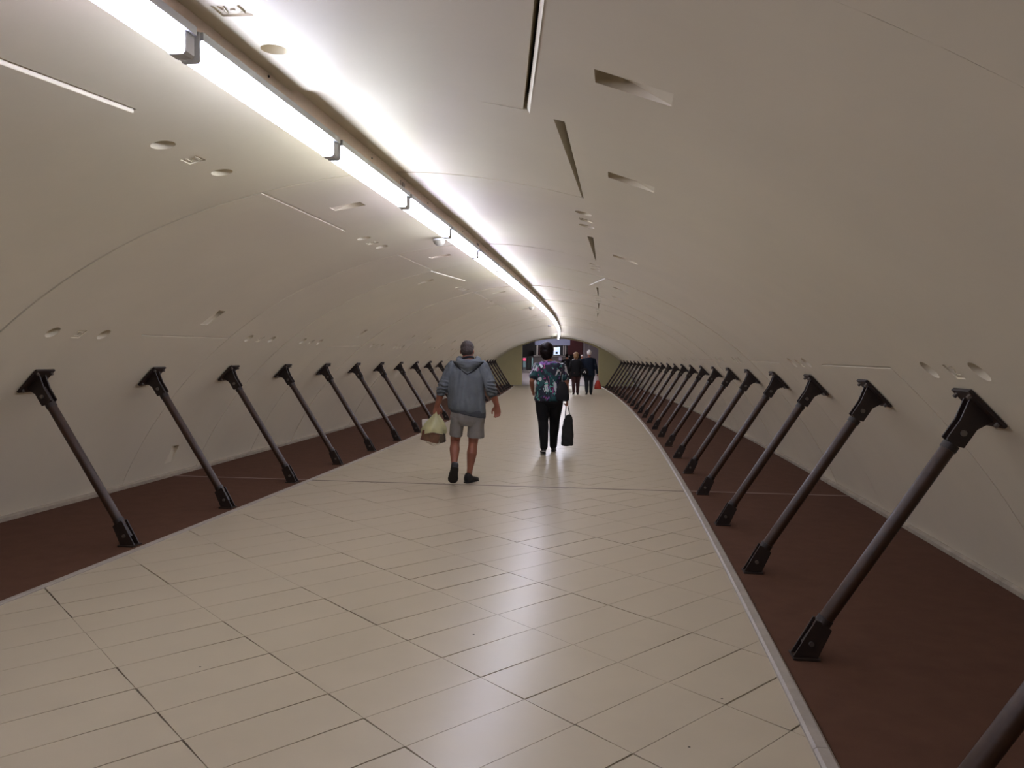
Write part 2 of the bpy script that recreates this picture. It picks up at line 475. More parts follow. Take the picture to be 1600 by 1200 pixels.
def tile_mb(mb, poly, dz):
    tp = [P3(s, o, dz) for s, o in poly]; bt = [P3(s, o, -0.012) for s, o in poly]
    n = len(tp)
    mb.add(tp+bt, [tuple(range(n))] + [(i, (i+1) % n, n+(i+1) % n, n+i) for i in range(n)])
rest = MB(); cnt = 0
for s, poly in tiles:
    dz = 0.0
    area = abs(sum(poly[i][0]*poly[(i+1) % len(poly)][1]-poly[(i+1) % len(poly)][0]*poly[i][1] for i in range(len(poly))))/2
    if s > 1.2 and cnt < 296 and area > 0.004:
        m = MB(); tile_mb(m, poly, dz); m.build('tile', M_TILE, floor); cnt += 1
    else: tile_mb(rest, poly, dz)
r_ = rest.build('tile_field', M_TILE, floor); r_['kind'] = 'stuff'
print('tiles', len(tiles))
# small scuffs and spots on the tiles
spots = MB()
for (x, y) in ((-1.53, 3.86), (0.97, 3.55), (-0.2, 4.35), (1.55, 4.95), (0.72, 3.1)):
    spots.loft([ring((x, y, 0.0008), (0,0,1), 0.006, 0.004, 8), ring((x, y, 0.0016), (0,0,1), 0.005, 0.003, 8)])
sp_ = spots.build('floor_specks', M_INK, floor); sp_['kind'] = 'stuff'

# ------------------------------------------------------------------ portal wall at the far end, with a flat-arched opening
ex, ey, eh = float(np.interp(S_END, _S, _X)), float(np.interp(S_END, _S, _Y)), head(S_END)
OL, OR_ = -1.90, 2.22
cxo = (OL+OR_)/2; hw_ = (OR_-OL)/2
def vz(o): th = math.asin(o/RV); return Z0 + RV*math.cos(th) - vdrop(S_END, th)
arch = [(OR_ - (OR_-OL)*i/24) for i in range(25)]
ZL, ZR = vz(OL)-0.03, vz(OR_)-0.03
archp = [(o, vz(o)-0.006-0.024*abs((o-cxo)/hw_)**3) for o in arch]
outer = [(-5.2, -0.25), (-5.2, 4.6), (5.2, 4.6), (5.2, -0.25)]
mb = MB()
def wallpt(o, z, d): return P3(S_END, o, z) + Vector((math.sin(eh), math.cos(eh), 0))*d
# faces as strips between opening outline and outer rectangle, both sides, plus reveal
opening = [(OL, -0.012), (OL, ZL)] + list(reversed(archp))[1:-1] + [(OR_, ZR), (OR_, -0.012)]
for d in (0.0, 0.35):
    pass
def strip(d):
    q = []
    q.append([wallpt(-5.2, -0.25, d), wallpt(OL, -0.25, d), wallpt(OL, ZL, d), wallpt(-5.2, ZL, d)])
    q.append([wallpt(OR_, -0.25, d), wallpt(5.2, -0.25, d), wallpt(5.2, ZR, d), wallpt(OR_, ZR, d)])
    q.append([wallpt(-5.2, ZL, d), wallpt(OL, ZL, d), wallpt(OL, 4.6, d), wallpt(-5.2, 4.6, d)])
    q.append([wallpt(OR_, ZR, d), wallpt(5.2, ZR, d), wallpt(5.2, 4.6, d), wallpt(OR_, 4.6, d)])
    ap = list(reversed(archp))
    for a, b in zip(ap[:-1], ap[1:]):
        q.append([wallpt(a[0], a[1], d), wallpt(b[0], b[1], d), wallpt(b[0], 4.6, d), wallpt(a[0], 4.6, d)])
    for f in q: mb.add(f, [(0, 1, 2, 3)])
strip(0.0); strip(0.35)
for a, b in zip(opening[:-1], opening[1:]):
    mb.add([wallpt(a[0], a[1], 0), wallpt(b[0], b[1], 0), wallpt(b[0], b[1], 0.35), wallpt(a[0], a[1], 0.35)], [(0, 1, 2, 3)])
wend = mb.build('wall_end', M_YELLOW); wend['kind'] = 'structure'

# ------------------------------------------------------------------ ceiling beam and lamps
beam = empty('ceiling_beam', P3(0, 0.07, 2.645)); beam.location = (0, 0, 0)
tag(beam, 'long beige steel beam under the crown beside the row of lamps', 'beam')
def bsweep(prof):
    m = MB(); m.loft([[P3(s, o, z - vdrop(s)) for o, z in prof] for s in np.linspace(-6.0, S_END-0.2, 122)]); return m
bsweep([(-0.060, 2.664), (0.000, 2.664), (0.000, 2.775), (-0.060, 2.775)]).build('beam_channel', M_BEAM, beam)
bsweep([(-0.062, 2.659), (0.006, 2.659), (0.006, 2.6655), (-0.062, 2.6655)]).build('bottom_flange', M_BEAM, beam)
for s in [2.0+1.36*i for i in range(16)]:
    b_ = MB(); p = P3(s, -0.001, 2.702 - vdrop(s)); b_.cyl(p, P3(s, 0.004, 2.702 - vdrop(s)), 0.006, 0.005, 10); b_.build('screw', M_INK, beam)
def text_mesh(body, size, mt, name, parent, M, ext=0.0005, align='CENTER'):
    c = bpy.data.curves.new('t', 'FONT'); c.body = body; c.size = size; c.extrude = ext; c.align_x = align; c.align_y = 'CENTER'
    o = bpy.data.objects.new('t', c); COL.objects.link(o)
    dg = bpy.context.evaluated_depsgraph_get(); dg.update()
    me = bpy.data.meshes.new_from_object(o.evaluated_get(dg)); me.materials.clear(); me.materials.append(mt)
    bpy.data.objects.remove(o)
    me.transform(M); return link(name, me, parent)
p = P3(5.38, 0.0008, 2.690); h = head(5.38)
# stencilled mark on the underside, read along the beam
fx = Vector((math.sin(h), math.cos(h), 0)); fz = Vector((math.cos(h), -math.sin(h), 0)); fy = fz.cross(fx)
M = Matrix(((fx.x, fy.x, fz.x, p.x), (fx.y, fy.y, fz.y, p.y), (fx.z, fy.z, fz.z, p.z), (0, 0, 0, 1)))
text_mesh('E 60 E', 0.046, M_INK, 'stencil_marking', beam, M)
b_ = MB(); p = P3(8.25, 0.002, 2.698); b_.box(p, (0.006, 0.10, 0.022), Matrix.Rotation(-head(8.25), 3, 'Z')); b_.build('junction_plate', M_BOLT, beam)

def lamp_mat(i):
    tint = [(0.90, 0.96, 1.20), (0.93, 0.98, 1.08), (0.92, 0.92, 1.25), (0.91, 0.96, 1.15), (0.94, 0.91, 1.25)][i % 5]
    return mat('lamp_diffuser_%d' % (i % 5), (0.9, 0.9, 0.9, 1), 0.4, emit=(*tint, 1), strength=LAMP_STRENGTH*[1.0, 1.05, 0.9, 1.1, 0.85][i % 5])
LP = 1.353
LL = LP - 0.03
def lamp_meshes():
    """lamp in its own frame: y along the tunnel, z up from the diffuser bottom; x -0.033..0.033"""
    t = MB(); t.box((0.003, 0, 0.0885), (0.088, LL-0.012, 0.029))
    t.box((-0.012, 0, 0.108), (0.03, LL-0.1, 0.012))
    d = MB()
    prof = [(-0.031, 0.074), (-0.031, 0.012), (-0.022, 0.001), (0.022, 0.001), (0.031, 0.012), (0.031, 0.074)]
    d.loft([[(x, y, z) for x, z in prof] for y in (-LL/2+0.012, LL/2-0.055)])
    c = []
    for y0, y1 in ((-LL/2, -LL/2+0.012), (LL/2-0.055, LL/2)):
        m = MB(); pr = [(-0.034, 0.103), (-0.034, 0.008), (-0.026, -0.002), (0.026, -0.002), (0.034, 0.008), (0.034, 0.103)]
        m.loft([[(x, y, z) for x, z in pr] for y in (y0, y1)])
        c.append(m.mesh('end_cap', M_CAP))
    return t.mesh('lamp_tray', M_TRAY), [x for x in (d,)], c
tray_me, dif, caps = lamp_meshes()
NL = 35
for i in range(-4, 28):
    sc_ = 2.75 + LP*i - LL/2       # centre; the far end cap sits at 2.75 + LP*i
    if sc_ + LL/2 > S_END - 0.15: break
    pp = P3(sc_, -0.012, 2.548 - vdrop(sc_))
    rt = empty('ceiling_lamp', pp, -head(sc_))
    link('lamp_tray', tray_me, rt)
    dm = dif[0].mesh('diffuser', lamp_mat(i+4)); link('diffuser', dm, rt)
    link('end_cap', caps[0], rt); link('end_cap', caps[1], rt)
    q = i
    if i < 0: lb = 'linear ceiling lamp overhead, %s back from the one cut by the top edge' % ORD[-i-1]
    elif i == 0: lb = 'nearest linear ceiling lamp in view, cut off by the top edge of the picture'
    else: lb = '%s linear white ceiling lamp from the camera in the row beside the beam' % ORD[i]
    tag(rt, lb, 'lamp', 'linear lamps along the crown')

# detector domes on the left of the lamps
for n_, (s, o) in enumerate(((7.93, -0.33), (18.6, -0.36), (29.2, -0.33), (39.6, -0.33))):
    zz = Z0 + math.sqrt(RV*RV-o*o) - vdrop(s, math.asin(o/RV))
    rt = empty('detector', P3(s, o, zz-0.002))
    b_ = MB(); b_.cyl((0, 0, 0.006), (0, 0, -0.012), 0.062, 0.062, 28); b_.build('base_ring', M_CAP, rt, autosmooth=0.6)
    b_ = MB(); b_.loft([ring((0, 0, -0.012-0.05*math.sin(a)), (0,0,1), 0.058*math.cos(a)+0.001, 0.058*math.cos(a)+0.001, 28) for a in np.linspace(0, PI/2*0.97, 8)])
    b_.build('dome', M_DOME, rt, smooth=True)
    tag(rt, ['nearest white dome detector on the vault left of the lamps', 'second white dome detector from the camera left of the lamps',
             'third white dome detector from the camera left of the lamps', 'farthest white dome detector by the end portal'][n_], 'detector', 'dome detectors left of the lamps')

# ------------------------------------------------------------------ the raking steel struts
ZT = 1.326; THT = math.acos((ZT-Z0)/RV); OT = RV*math.sin(THT)
OF = 2.42
pc = Vector((OT-OF, 0, ZT)); nin = Vector((-math.sin(THT), 0, -math.cos(THT))); tv = Vector((-math.cos(THT), 0, math.sin(THT)))   # tv: up along the wall
piv_t = pc + nin*0.115 - tv*0.02; piv_b = Vector((0.035, 0, 0.085))
ax = (piv_t-piv_b).normalized(); L_ = (piv_t-piv_b).length; sd = Vector((0, 1, 0)); pr_ = ax.cross(sd)
RM = Matrix((( tv.x, 0, nin.x), (0, 1, 0), (tv.z, 0, nin.z)))
def prism(mb, pts2, y0, y1):
    n = len(pts2); mb.loft([[(x, y0, z) for x, z in pts2], [(x, y1, z) for x, z in pts2]])
def strut_proto():
    rt = empty('strut')
    t = MB(); t.tube([piv_b+ax*0.085, piv_b+ax*0.10, piv_t-ax*0.14, piv_t-ax*0.125], [0.037]*4, 20, round_ends=False)
    t.build('tube', M_STEEL, rt, autosmooth=0.7)
    for nm, p, sg in (('lower_tongue', piv_b, 1), ('upper_tongue', piv_t, -1)):
        t = MB(); R = Matrix(((pr_.x, 0, ax.x), (pr_.y, 1, ax.y), (pr_.z, 0, ax.z)))
        t.box(p+ax*sg*0.045, (0.064, 0.026, 0.14), R); t.build(nm, M_DARKST, rt)
    # foot: base plate and two cheek plates with a bolt
    t = MB(); t.box((0.012, 0, 0.006), (0.135, 0.125, 0.012)); t.build('foot_plate', M_DARKST, rt, bevel=0.002)
    u = pr_ if pr_.x < 0 else -pr_         # towards the walkway
    def q(p, a, b): v = p + ax*a + u*b; return (v.x, v.z)
    for y in (-0.032, 0.032):
        t = MB(); prism(t, [(-0.052, 0.012), (0.072, 0.012), q(piv_b, 0.115, -0.047), q(piv_b, 0.125, 0.0), q(piv_b, 0.115, 0.047)], y-0.006, y+0.006)
        t.build('cheek_plate', M_DARKST, rt, bevel=0.002)
    t = MB(); t.cyl(piv_b-sd*0.052, piv_b+sd*0.052, 0.013, n=12); bo = t.build('bolt', M_BOLT, rt)
    # head: square wall plate, gusset cheeks, bolt, collar
    t = MB(); t.box(pc+nin*0.015, (0.25, 0.21, 0.018), RM); pl = t.build('wall_plate', M_DARKST, rt, bevel=0.003)
    for sx in (-1, 1):
        for sy in (-1, 1):
            t = MB(); p = pc+nin*0.022+tv*0.095*sx+sd*0.078*sy; t.cyl(p, p+nin*0.022, 0.012, 0.011, 6); t.build('plate_bolt', M_BOLT, rt)
    for y in (-0.034, 0.034):
        t = MB()
        def w_(a, b): v = pc + tv*a + nin*b; return (v.x, v.z)
        prism(t, [w_(-0.085, 0.022), w_(0.075, 0.022), q(piv_t, 0.0, 0.047), q(piv_t, -0.11, 0.047), q(piv_t, -0.125, 0.0), q(piv_t, -0.11, -0.047), q(piv_t, 0.0, -0.047)], y-0.007, y+0.007)
        t.build('cheek_plate', M_DARKST, rt, bevel=0.002)
    t = MB(); t.cyl(piv_t-ax*0.05-sd*0.055, piv_t-ax*0.05+sd*0.055, 0.015, n=12); t.build('bolt', M_BOLT, rt)
    for nm, p, sg in (('collar', piv_t-ax*0.155, 1), ('collar', piv_b+ax*0.115, -1)):
        t = MB(); t.cyl(p, p+ax*0.035, 0.0415, n=20); t.build(nm, M_DARKST, rt, autosmooth=0.7)
    return rt
proto = strut_proto()
bpy.context.view_layer.update()
reg_children(proto)
used = False
DS = 1.63444
def place_strut(s, side, label, group):
    global used
    if used: o = copy_tree(proto)
    else: o = proto; used = True
    o.location = P3(s, side*OF, 0.0)
    o.rotation_euler = (0, 0, -head(s) + (0 if side > 0 else PI))
    tag(o, label, 'strut', group)
i = 0
while 2.8157 + DS*i < S_END - 0.9:
    s = 2.8157 + DS*i
    lb = 'nearest steel strut of the right row, cut off by the picture corner' if i == 0 else '%s raking brown steel strut from the camera along the right wall' % ORD[i]
    place_strut(s, 1, lb, 'struts propping the right wall'); i += 1
i = 0
while 6.0514 + DS*i < S_END - 0.9:
    s = 6.0514 + DS*i
    place_strut(s, -1, '%s raking brown steel strut from the camera along the left wall' % ORD[i] if i else 'nearest brown steel strut on the left wall, largest of its row', 'struts propping the left wall'); i += 1
print('struts', i)
# ------------------------------------------------------------------ people and what they carry
M_SKIN = mat('skin', srgb(150, 96, 76), 0.5, noise_amt=0.08, noise_scale=12, sub=0.1)
M_SKIN2 = mat('tanned_skin', srgb(140, 88, 66), 0.5, noise_amt=0.08, noise_scale=12, sub=0.1)
M_HAIRG = mat('dark_greying_hair', srgb(60, 50, 46), 0.7, noise_amt=0.5, noise_scale=60, bump=0.6, bump_scale=120)
M_HAIRB = mat('black_hair', srgb(20, 12, 12), 0.5, noise_amt=0.3, noise_scale=40, bump=0.2, bump_scale=100, spec=0.12)
M_HAIRBR = mat('light_brown_hair', srgb(120, 88, 58), 0.6, noise_amt=0.4, noise_scale=30, bump=0.5)
M_HAIRW = mat('white_hair', srgb(215, 208, 205), 0.7, noise_amt=0.15, noise_scale=30, bump=0.5)
M_HOOD = mat('grey_fleece', srgb(104, 110, 114), 0.9, noise_amt=0.10, noise_scale=14, bump=0.35, bump_scale=220, spec=0.2)
M_RIB = mat('grey_rib_knit', srgb(82, 86, 92), 0.9, bump=0.5, bump_scale=300, spec=0.2)
M_PIPE = mat('black_piping', srgb(22, 23, 26), 0.8)
M_SHORT = mat('grey_shorts_cloth', srgb(134, 131, 129), 0.9, noise_amt=0.06, noise_scale=20, bump=0.3, bump_scale=250, spec=0.2)
M_SHOE = mat('black_shoe', srgb(24, 22, 22), 0.6, bump=0.2)
M_SOLE = mat('dark_sole', srgb(36, 33, 31), 0.8)
M_BLACK = mat('black_cloth', srgb(22, 21, 24), 0.85, spec=0.2)
M_BLACK2 = mat('soft_black_cloth', srgb(27, 27, 32), 0.8, spec=0.25)
M_MAROON = mat('dark_maroon_cloth', srgb(58, 30, 30), 0.85)
M_NAVY = mat('navy_jacket_cloth', srgb(19, 26, 40), 0.85, spec=0.2)
M_NTROU = mat('charcoal_trouser_cloth', srgb(26, 28, 36), 0.85)
M_TOTE = mat('black_tote_fabric', srgb(26, 26, 25), 0.75, noise_amt=0.2, noise_scale=8)
M_RED = mat('red_bag_plastic', srgb(176, 52, 36), 0.45)
M_EYE = mat('eye_white', srgb(225, 220, 214), 0.2)
M_WSTR = mat('shoe_white_strap', srgb(200, 196, 190), 0.5)
M_WCLOTH = mat('white_cloth', srgb(215, 215, 212), 0.8)
M_FILM = mat('pale_yellow_bag_film', srgb(214, 210, 160), 0.35, noise_amt=0.08, noise_scale=14, trans=0.25, bump=0.5, bump_scale=24)
M_BREAD = mat('brown_wrapped_goods', srgb(104, 60, 44), 0.3, noise_amt=0.35, noise_scale=18, bump=0.5, bump_scale=22)
M_DARKPK = mat('dark_packet', srgb(44, 30, 28), 0.35, noise_amt=0.3, noise_scale=20)
M_PAPER = mat('white_paper_box', srgb(214, 208, 200), 0.7)

def floral():
    m = bpy.data.materials.new('floral_blouse_print'); m.use_nodes = True
    nt = m.node_tree; N = nt.nodes; L = nt.links; b = N['Principled BSDF']; b.inputs['Roughness'].default_value = 0.8
    tc = N.new('ShaderNodeTexCoord')
    def blob(scale, lo, hi, off, stretch=(1, 1, 0.7)):
        mp = N.new('ShaderNodeMapping'); mp.inputs['Location'].default_value = off; mp.inputs['Scale'].default_value = stretch
        L.new(tc.outputs['Object'], mp.inputs['Vector'])
        n = N.new('ShaderNodeTexNoise'); n.inputs['Scale'].default_value = scale; n.inputs['Detail'].default_value = 2.5; n.inputs['Distortion'].default_value = 1.6
        L.new(mp.outputs['Vector'], n.inputs['Vector'])
        r = N.new('ShaderNodeValToRGB'); r.color_ramp.elements[0].position = lo; r.color_ramp.elements[1].position = hi
        L.new(n.outputs['Fac'], r.inputs['Fac']); return r.outputs['Color']
    def mix(f, a, bcol):
        x = N.new('ShaderNodeMix'); x.data_type = 'RGBA'; L.new(f, x.inputs[0])
        if isinstance(a, tuple): x.inputs[6].default_value = a
        else: L.new(a, x.inputs[6])
        x.inputs[7].default_value = bcol; return x.outputs[2]
    c = mix(blob(5, .52, .56, (3, 1, 2)), srgb(22, 24, 44), srgb(20, 66, 72))
    c = mix(blob(4.5, .58, .61, (7, 5, 9)), c, srgb(120, 76, 150))
    c = mix(blob(9, .63, .66, (1, 8, 4)), c, srgb(150, 60, 120))
    c = mix(blob(5.5, .57, .595, (12, 3, 6), (1.4, 1.4, 0.6)), c, srgb(190, 192, 200))
    c = mix(blob(12, .62, .64, (22, 3, 1)), c, srgb(90, 160, 150))
    L.new(c, b.inputs['Base Color']); return m
M_FLOR = floral()

TMPSC = bpy.data.scenes.new('workbench')
def remesh(mb, name, mt, parent, voxel=0.008, smooth_it=3, disp=None):
    me = bpy.data.meshes.new('tmp'); me.from_pydata(mb.v, [], mb.f)
    bm = bmesh.new(); bm.from_mesh(me); bmesh.ops.recalc_face_normals(bm, faces=bm.faces); bm.to_mesh(me); bm.free()
    o = bpy.data.objects.new('tmp', me); TMPSC.collection.objects.link(o)
    r = o.modifiers.new('r', 'REMESH'); r.mode = 'VOXEL'; r.voxel_size = voxel; r.use_smooth_shade = True
    s = o.modifiers.new('s', 'SMOOTH'); s.iterations = smooth_it; s.factor = 0.5
    vl = TMPSC.view_layers[0]; vl.update(); dg = vl.depsgraph
    m2 = bpy.data.meshes.new_from_object(o.evaluated_get(dg))
    bpy.data.objects.remove(o); bpy.data.meshes.remove(me)
    m2.name = name
    if disp:
        n_ = len(m2.vertices); co = np.empty(n_*3); nr = np.empty(n_*3)
        m2.vertices.foreach_get('co', co); m2.vertex_normals.foreach_get('vector', nr)
        co = co.reshape(-1, 3); dd = np.array([disp(Vector(c)) for c in co])
        m2.vertices.foreach_set('co', (co + nr.reshape(-1, 3)*dd[:, None]).ravel()); m2.update()
    m2.materials.clear(); m2.materials.append(mt)
    m2.polygons.foreach_set('use_smooth', [True]*len(m2.polygons))
    return link(name, m2, parent)

def vlerp(a, b, t): return Vector(a)*(1-t) + Vector(b)*t
def add_hand(mb, wr, d, nrm_, side, curl=0.35, k=1.0, thumb_in=0.6):
    """d: direction the hand points; nrm_: palm normal (fingers curl towards it); side: vector from palm centre towards the thumb"""
    d = Vector(d).normalized(); n = Vector(nrm_); n = (n - d*n.dot(d)).normalized(); sd_ = d.cross(n).normalized()
    if sd_.dot(Vector(side)) < 0: sd_ = -sd_
    wr = Vector(wr)
    mb.tube([wr - d*0.02*k, wr + d*0.02*k, wr + d*0.06*k, wr + d*0.088*k], [(0.027*k, 0.020*k), (0.033*k, 0.018*k), (0.041*k, 0.017*k), (0.039*k, 0.014*k)], 14, ref=sd_)
    lens = (0.072, 0.080, 0.074, 0.058)
    for i, off in enumerate((0.030, 0.0105, -0.009, -0.028)):
        p = wr + d*0.078*k + sd_*off*k; dd = d.copy(); pts = [p - d*0.012*k, p]
        for q_, fr in enumerate((0.45, 0.30, 0.25)):
            a = curl*(0.7+0.5*q_)
            dd = (dd*math.cos(a) + n*math.sin(a)).normalized()
            n2 = n
            p = p + dd*lens[i]*fr*k; pts.append(p)
            n = (n - dd*n.dot(dd)).normalized() if abs(n.dot(dd)) < 0.98 else n
        n = Vector(nrm_); n = (n - d*n.dot(d)).normalized()
        mb.tube(pts, [0.0095*k, 0.0095*k, 0.0088*k, 0.0080*k, 0.0070*k], 8)
    b_ = wr + d*0.022*k + sd_*0.026*k
    d1 = (sd_*0.75 + d*0.65 + n*0.3*thumb_in).normalized(); d2 = (sd_*0.2 + d*0.9 + n*0.7*thumb_in).normalized(); d3 = (d*0.8 + n*1.1*thumb_in - sd_*0.2).normalized()
    q1 = b_ + d1*0.032*k; q2 = q1 + d2*0.03*k; q3 = q2 + d3*0.024*k
    mb.tube([b_ - d1*0.012*k, b_, q1, q2, q3], [0.014*k, 0.0135*k, 0.011*k, 0.0098*k, 0.008*k], 9)

def head_mb(mb, c, R, k=1.0):
    """skull, jaw, nose, ears, brow, lips; head frame: +y face forward, z up, centre at mid-skull"""
    def L(x, y, z): return Vector(c) + R @ Vector((x*k, y*k, z*k))
    mb.ellipsoid(L(0, -0.012, 0.025), (0.074*k, 0.092*k, 0.088*k), R, 18, 12)
    mb.ellipsoid(L(0, 0.025, -0.045), (0.056*k, 0.062*k, 0.065*k), R, 16, 10)
    mb.ellipsoid(L(0, 0.062, -0.085), (0.024*k, 0.022*k, 0.02*k), R, 12, 8)
    mb.tube([L(0, 0.078, 0.012), L(0, 0.094, -0.012), L(0, 0.102, -0.030)], [0.009*k, 0.011*k, 0.014*k], 10)
    mb.tube([L(-0.035, 0.068, 0.022), L(0, 0.078, 0.026), L(0.035, 0.068, 0.022)], [0.010*k, 0.011*k, 0.010*k], 10)
    mb.tube([L(-0.02, 0.080, -0.057), L(0, 0.088, -0.056), L(0.02, 0.080, -0.057)], [0.005*k, 0.007*k, 0.005*k], 8)
    mb.tube([L(-0.018, 0.079, -0.067), L(0, 0.086, -0.067), L(0.018, 0.079, -0.067)], [0.005*k, 0.007*k, 0.005*k], 8)
    for s in (-1, 1):
        mb.ellipsoid(L(s*0.048, 0.05, -0.02), (0.02*k, 0.022*k, 0.018*k), R, 10, 8)
        mb.ellipsoid(L(s*0.078, -0.008, -0.015), (0.009*k, 0.019*k, 0.032*k), R @ Matrix.Rotation(s*0.35, 3, 'Z'), 12, 8)
def eyes(parent, c, R, k=1.0):
    for s in (-1, 1):
        m = MB(); m.ellipsoid(Vector(c) + R @ Vector((s*0.031*k, 0.071*k, 0.003*k)), (0.012*k, 0.010*k, 0.009*k), R, 10, 8); m.build('eye', M_EYE, parent, smooth=True)

def shoe(name, heel, toe, top, parent, mt, sole_mt, k=1.0, up=None, w=0.048, openp=None):
    """shoe along heel->toe; up = direction away from the sole"""
    heel, toe = Vector(heel), Vector(toe); d = (toe-heel).normalized(); L_s = (toe-heel).length
    u = Vector(up) if up else Vector((0, 0, 1)); u = (u - d*u.dot(d)).normalized(); sx = d.cross(u)
    def sec(t, wd, z0, z1, n=14, pw=0.75):
        c = heel + d*L_s*t; out = []
        for j in range(n):
            a = 2*PI*j/n; cx, cz = math.cos(a), math.sin(a)
            x = wd*math.copysign(abs(cx)**pw, cx); z = (z0+z1)/2 + (z1-z0)/2*math.copysign(abs(cz)**pw, cz)
            out.append(c + sx*x + u*z)
        return out
    m = MB(); prof = [(0.0, .020, .012, .070), (0.03, .032, .010, .085), (0.12, .036, .010, top), (0.26, .037, .010, top+0.002), (0.40, .039, .010, .072), (0.55, .044, .010, .060), (0.72, w, .010, .052), (0.88, .042, .010, .042), (0.97, .026, .011, .032), (1.0, .012, .013, .024)]
    m.loft([sec(t, wd*k, a*k, b*k) for t, wd, a, b in prof]); root = m.build(name, mt, parent, smooth=True)
    m = MB(); prof = [(-0.01, .022, 0, .016), (0.04, .036, 0, .018), (0.2, .039, 0, .018), (0.45, .040, 0, .016), (0.72, w+0.003, 0, .016), (0.9, .044, 0, .015), (0.99, .024, 0.001, .014), (1.01, .012, .002, .012)]
    m.loft([sec(t, wd*k, a*k, b*k, 14, 0.6) for t, wd, a, b in prof]); m.build('sole', sole_mt, root, smooth=True)
    return root
def body_limb(mb, pts, rads, n=14): mb.tube(pts, rads, n)
def torso_rings(rows, n=28):
    out = []
    for z, cx, cy, rx, ry in rows:
        out.append([Vector((cx + rx*math.copysign(abs(math.cos(a))**0.85, math.cos(a)), cy + ry*math.sin(a), z)) for a in [2*PI*j/n for j in range(n)]])
    return out
def fold(scale, amp, st=(1, 1, 0.35)):
    def f(c): return amp*noise.noise(Vector((c.x*scale*st[0], c.y*scale*st[1], c.z*scale*st[2]))) 
    return f

# ---- man in the grey hooded sweatshirt
HX, HY = -0.535, 9.62
man = empty('person', (HX, HY, 0), -0.02)
tag(man, 'man in grey hooded sweatshirt and grey shorts walking away, plastic bag in left hand', 'person')
hipL, kneL, ankL = Vector((-.11, .0, .88)), Vector((-.160, .07, .50)), Vector((-.148, -.17, .215))
hipR, kneR, ankR = Vector((.095, .0, .88)), Vector((.065, .04, .49)), Vector((.022, .03, .105))
HC = Vector((-.022, .115, 1.612)); HR = Matrix.Rotation(-0.42, 3, 'X')
mb = MB()
mb.loft(torso_rings([(.80, 0, 0, .15, .10), (.88, 0, 0, .175, .12), (1.0, 0, .01, .165, .115), (1.15, 0, .02, .165, .115), (1.30, 0, .04, .185, .12), (1.40, 0, .05, .18, .11), (1.47, 0, .06, .10, .08), (1.50, 0, .065, .065, .065)]))
mb.tube([(0, .055, 1.44), (-.006, .075, 1.51), (-.016, .095, 1.565)], [.074, .069, .064], 16)
head_mb(mb, HC, HR)
for s, hp, kn, an in ((-1, hipL, kneL, ankL), (1, hipR, kneR, ankR)):
    dn = (an-kn).normalized(); bk_ = Vector((0, -1, 0)) - dn*Vector((0, -1, 0)).dot(dn)
    mb.tube([hp, vlerp(hp, kn, .5), vlerp(hp, kn, .85), kn, vlerp(kn, an, .12)+bk_*.004, vlerp(kn, an, .32)+bk_*.018, vlerp(kn, an, .55)+bk_*.010, vlerp(kn, an, .8), an, an+dn*(.005 if s < 0 else .035)],
            [.092, .078, .064, .058, .056, (.063, .066), (.052, .054), .038, .034, .033], 18)
# arms
shL, elL, wrL = Vector((-.205, .05, 1.41)), Vector((-.305, .0, 1.185)), Vector((-.385, .085, .935))
shR, elR, wrR = Vector((.195, .05, 1.41)), Vector((.285, -.03, 1.155)), Vector((.352, .015, .955))
for a, b, c in ((shL, elL, wrL), (shR, elR, wrR)):
    mb.tube([a, vlerp(a, b, .5), b, vlerp(b, c, .25), vlerp(b, c, .7), c], [.052, .048, .046, (.050, .048), .040, .031], 14)
add_hand(mb, wrL, (-.12, .1, -1), (.0, .95, 0.1), (1, 0, 0), curl=1.15, k=1.12)      # closed on the bag handles
add_hand(mb, wrR, (.10, .02, -1), (-.35, -1, 0), (-1, 0, 0), curl=0.45, k=1.12)
remesh(mb, 'body', M_SKIN, man, 0.0055, 3)
eyes(man, HC, HR)
m = MB()
m.ellipsoid(HC + HR @ Vector((0, -0.018, 0.036)), (0.083, 0.098, 0.090), HR, 20, 14)
m.ellipsoid(HC + HR @ Vector((0, -0.045, -0.015)), (0.078, 0.068, 0.072), HR, 20, 14)
remesh(m, 'hair', M_HAIRG, man, 0.006, 2, lambda c: 0.004*noise.noise(c*45))
# hooded sweatshirt: torso, sleeves, hood, rib hem, cuffs
def hemtilt(x): return -0.045*max(0, (x+.05)/.25) + 0.02*max(0, -x/.22)
def hoodfold(c):
    d = 0.018*noise.noise(Vector((c.x*13, c.y*13, c.z*2.6))) + 0.007*noise.noise(Vector((c.x*30, c.y*30, c.z*8)))
    if abs(c.x) > .24 and c.z < 1.3: d += 0.009*math.sin(c.z*150 + 9*c.x + 3*noise.noise(c*14)) * min(1, (1.3-c.z)*8)
    return d
m = MB()
m.loft(torso_rings([(.885, .005, .0, .215, .145), (.90, .005, .0, .226, .153), (.95, .0, .0, .226, .155), (1.05, -.01, .01, .220, .15), (1.18, -.02, .02, .222, .145), (1.30, -.015, .035, .222, .145), (1.37, -.01, .045, .212, .135), (1.42, 0, .05, .182, .120), (1.465, 0, .055, .140, .10), (1.51, 0, .06, .092, .08)]))
for q_ in range(len(m.v)):
    x, y, z = m.v[q_]
    x -= .012
    if z < 1.02: z += hemtilt(x)*(1.02-z)/.15
    m.v[q_] = (x, y, z)
m.tube([shL+Vector((.02, 0, .0)), vlerp(shL, elL, .5), elL, vlerp(elL, wrL, .22), vlerp(elL, wrL, .30)], [.085, .074, .068, .064, .056], 18)
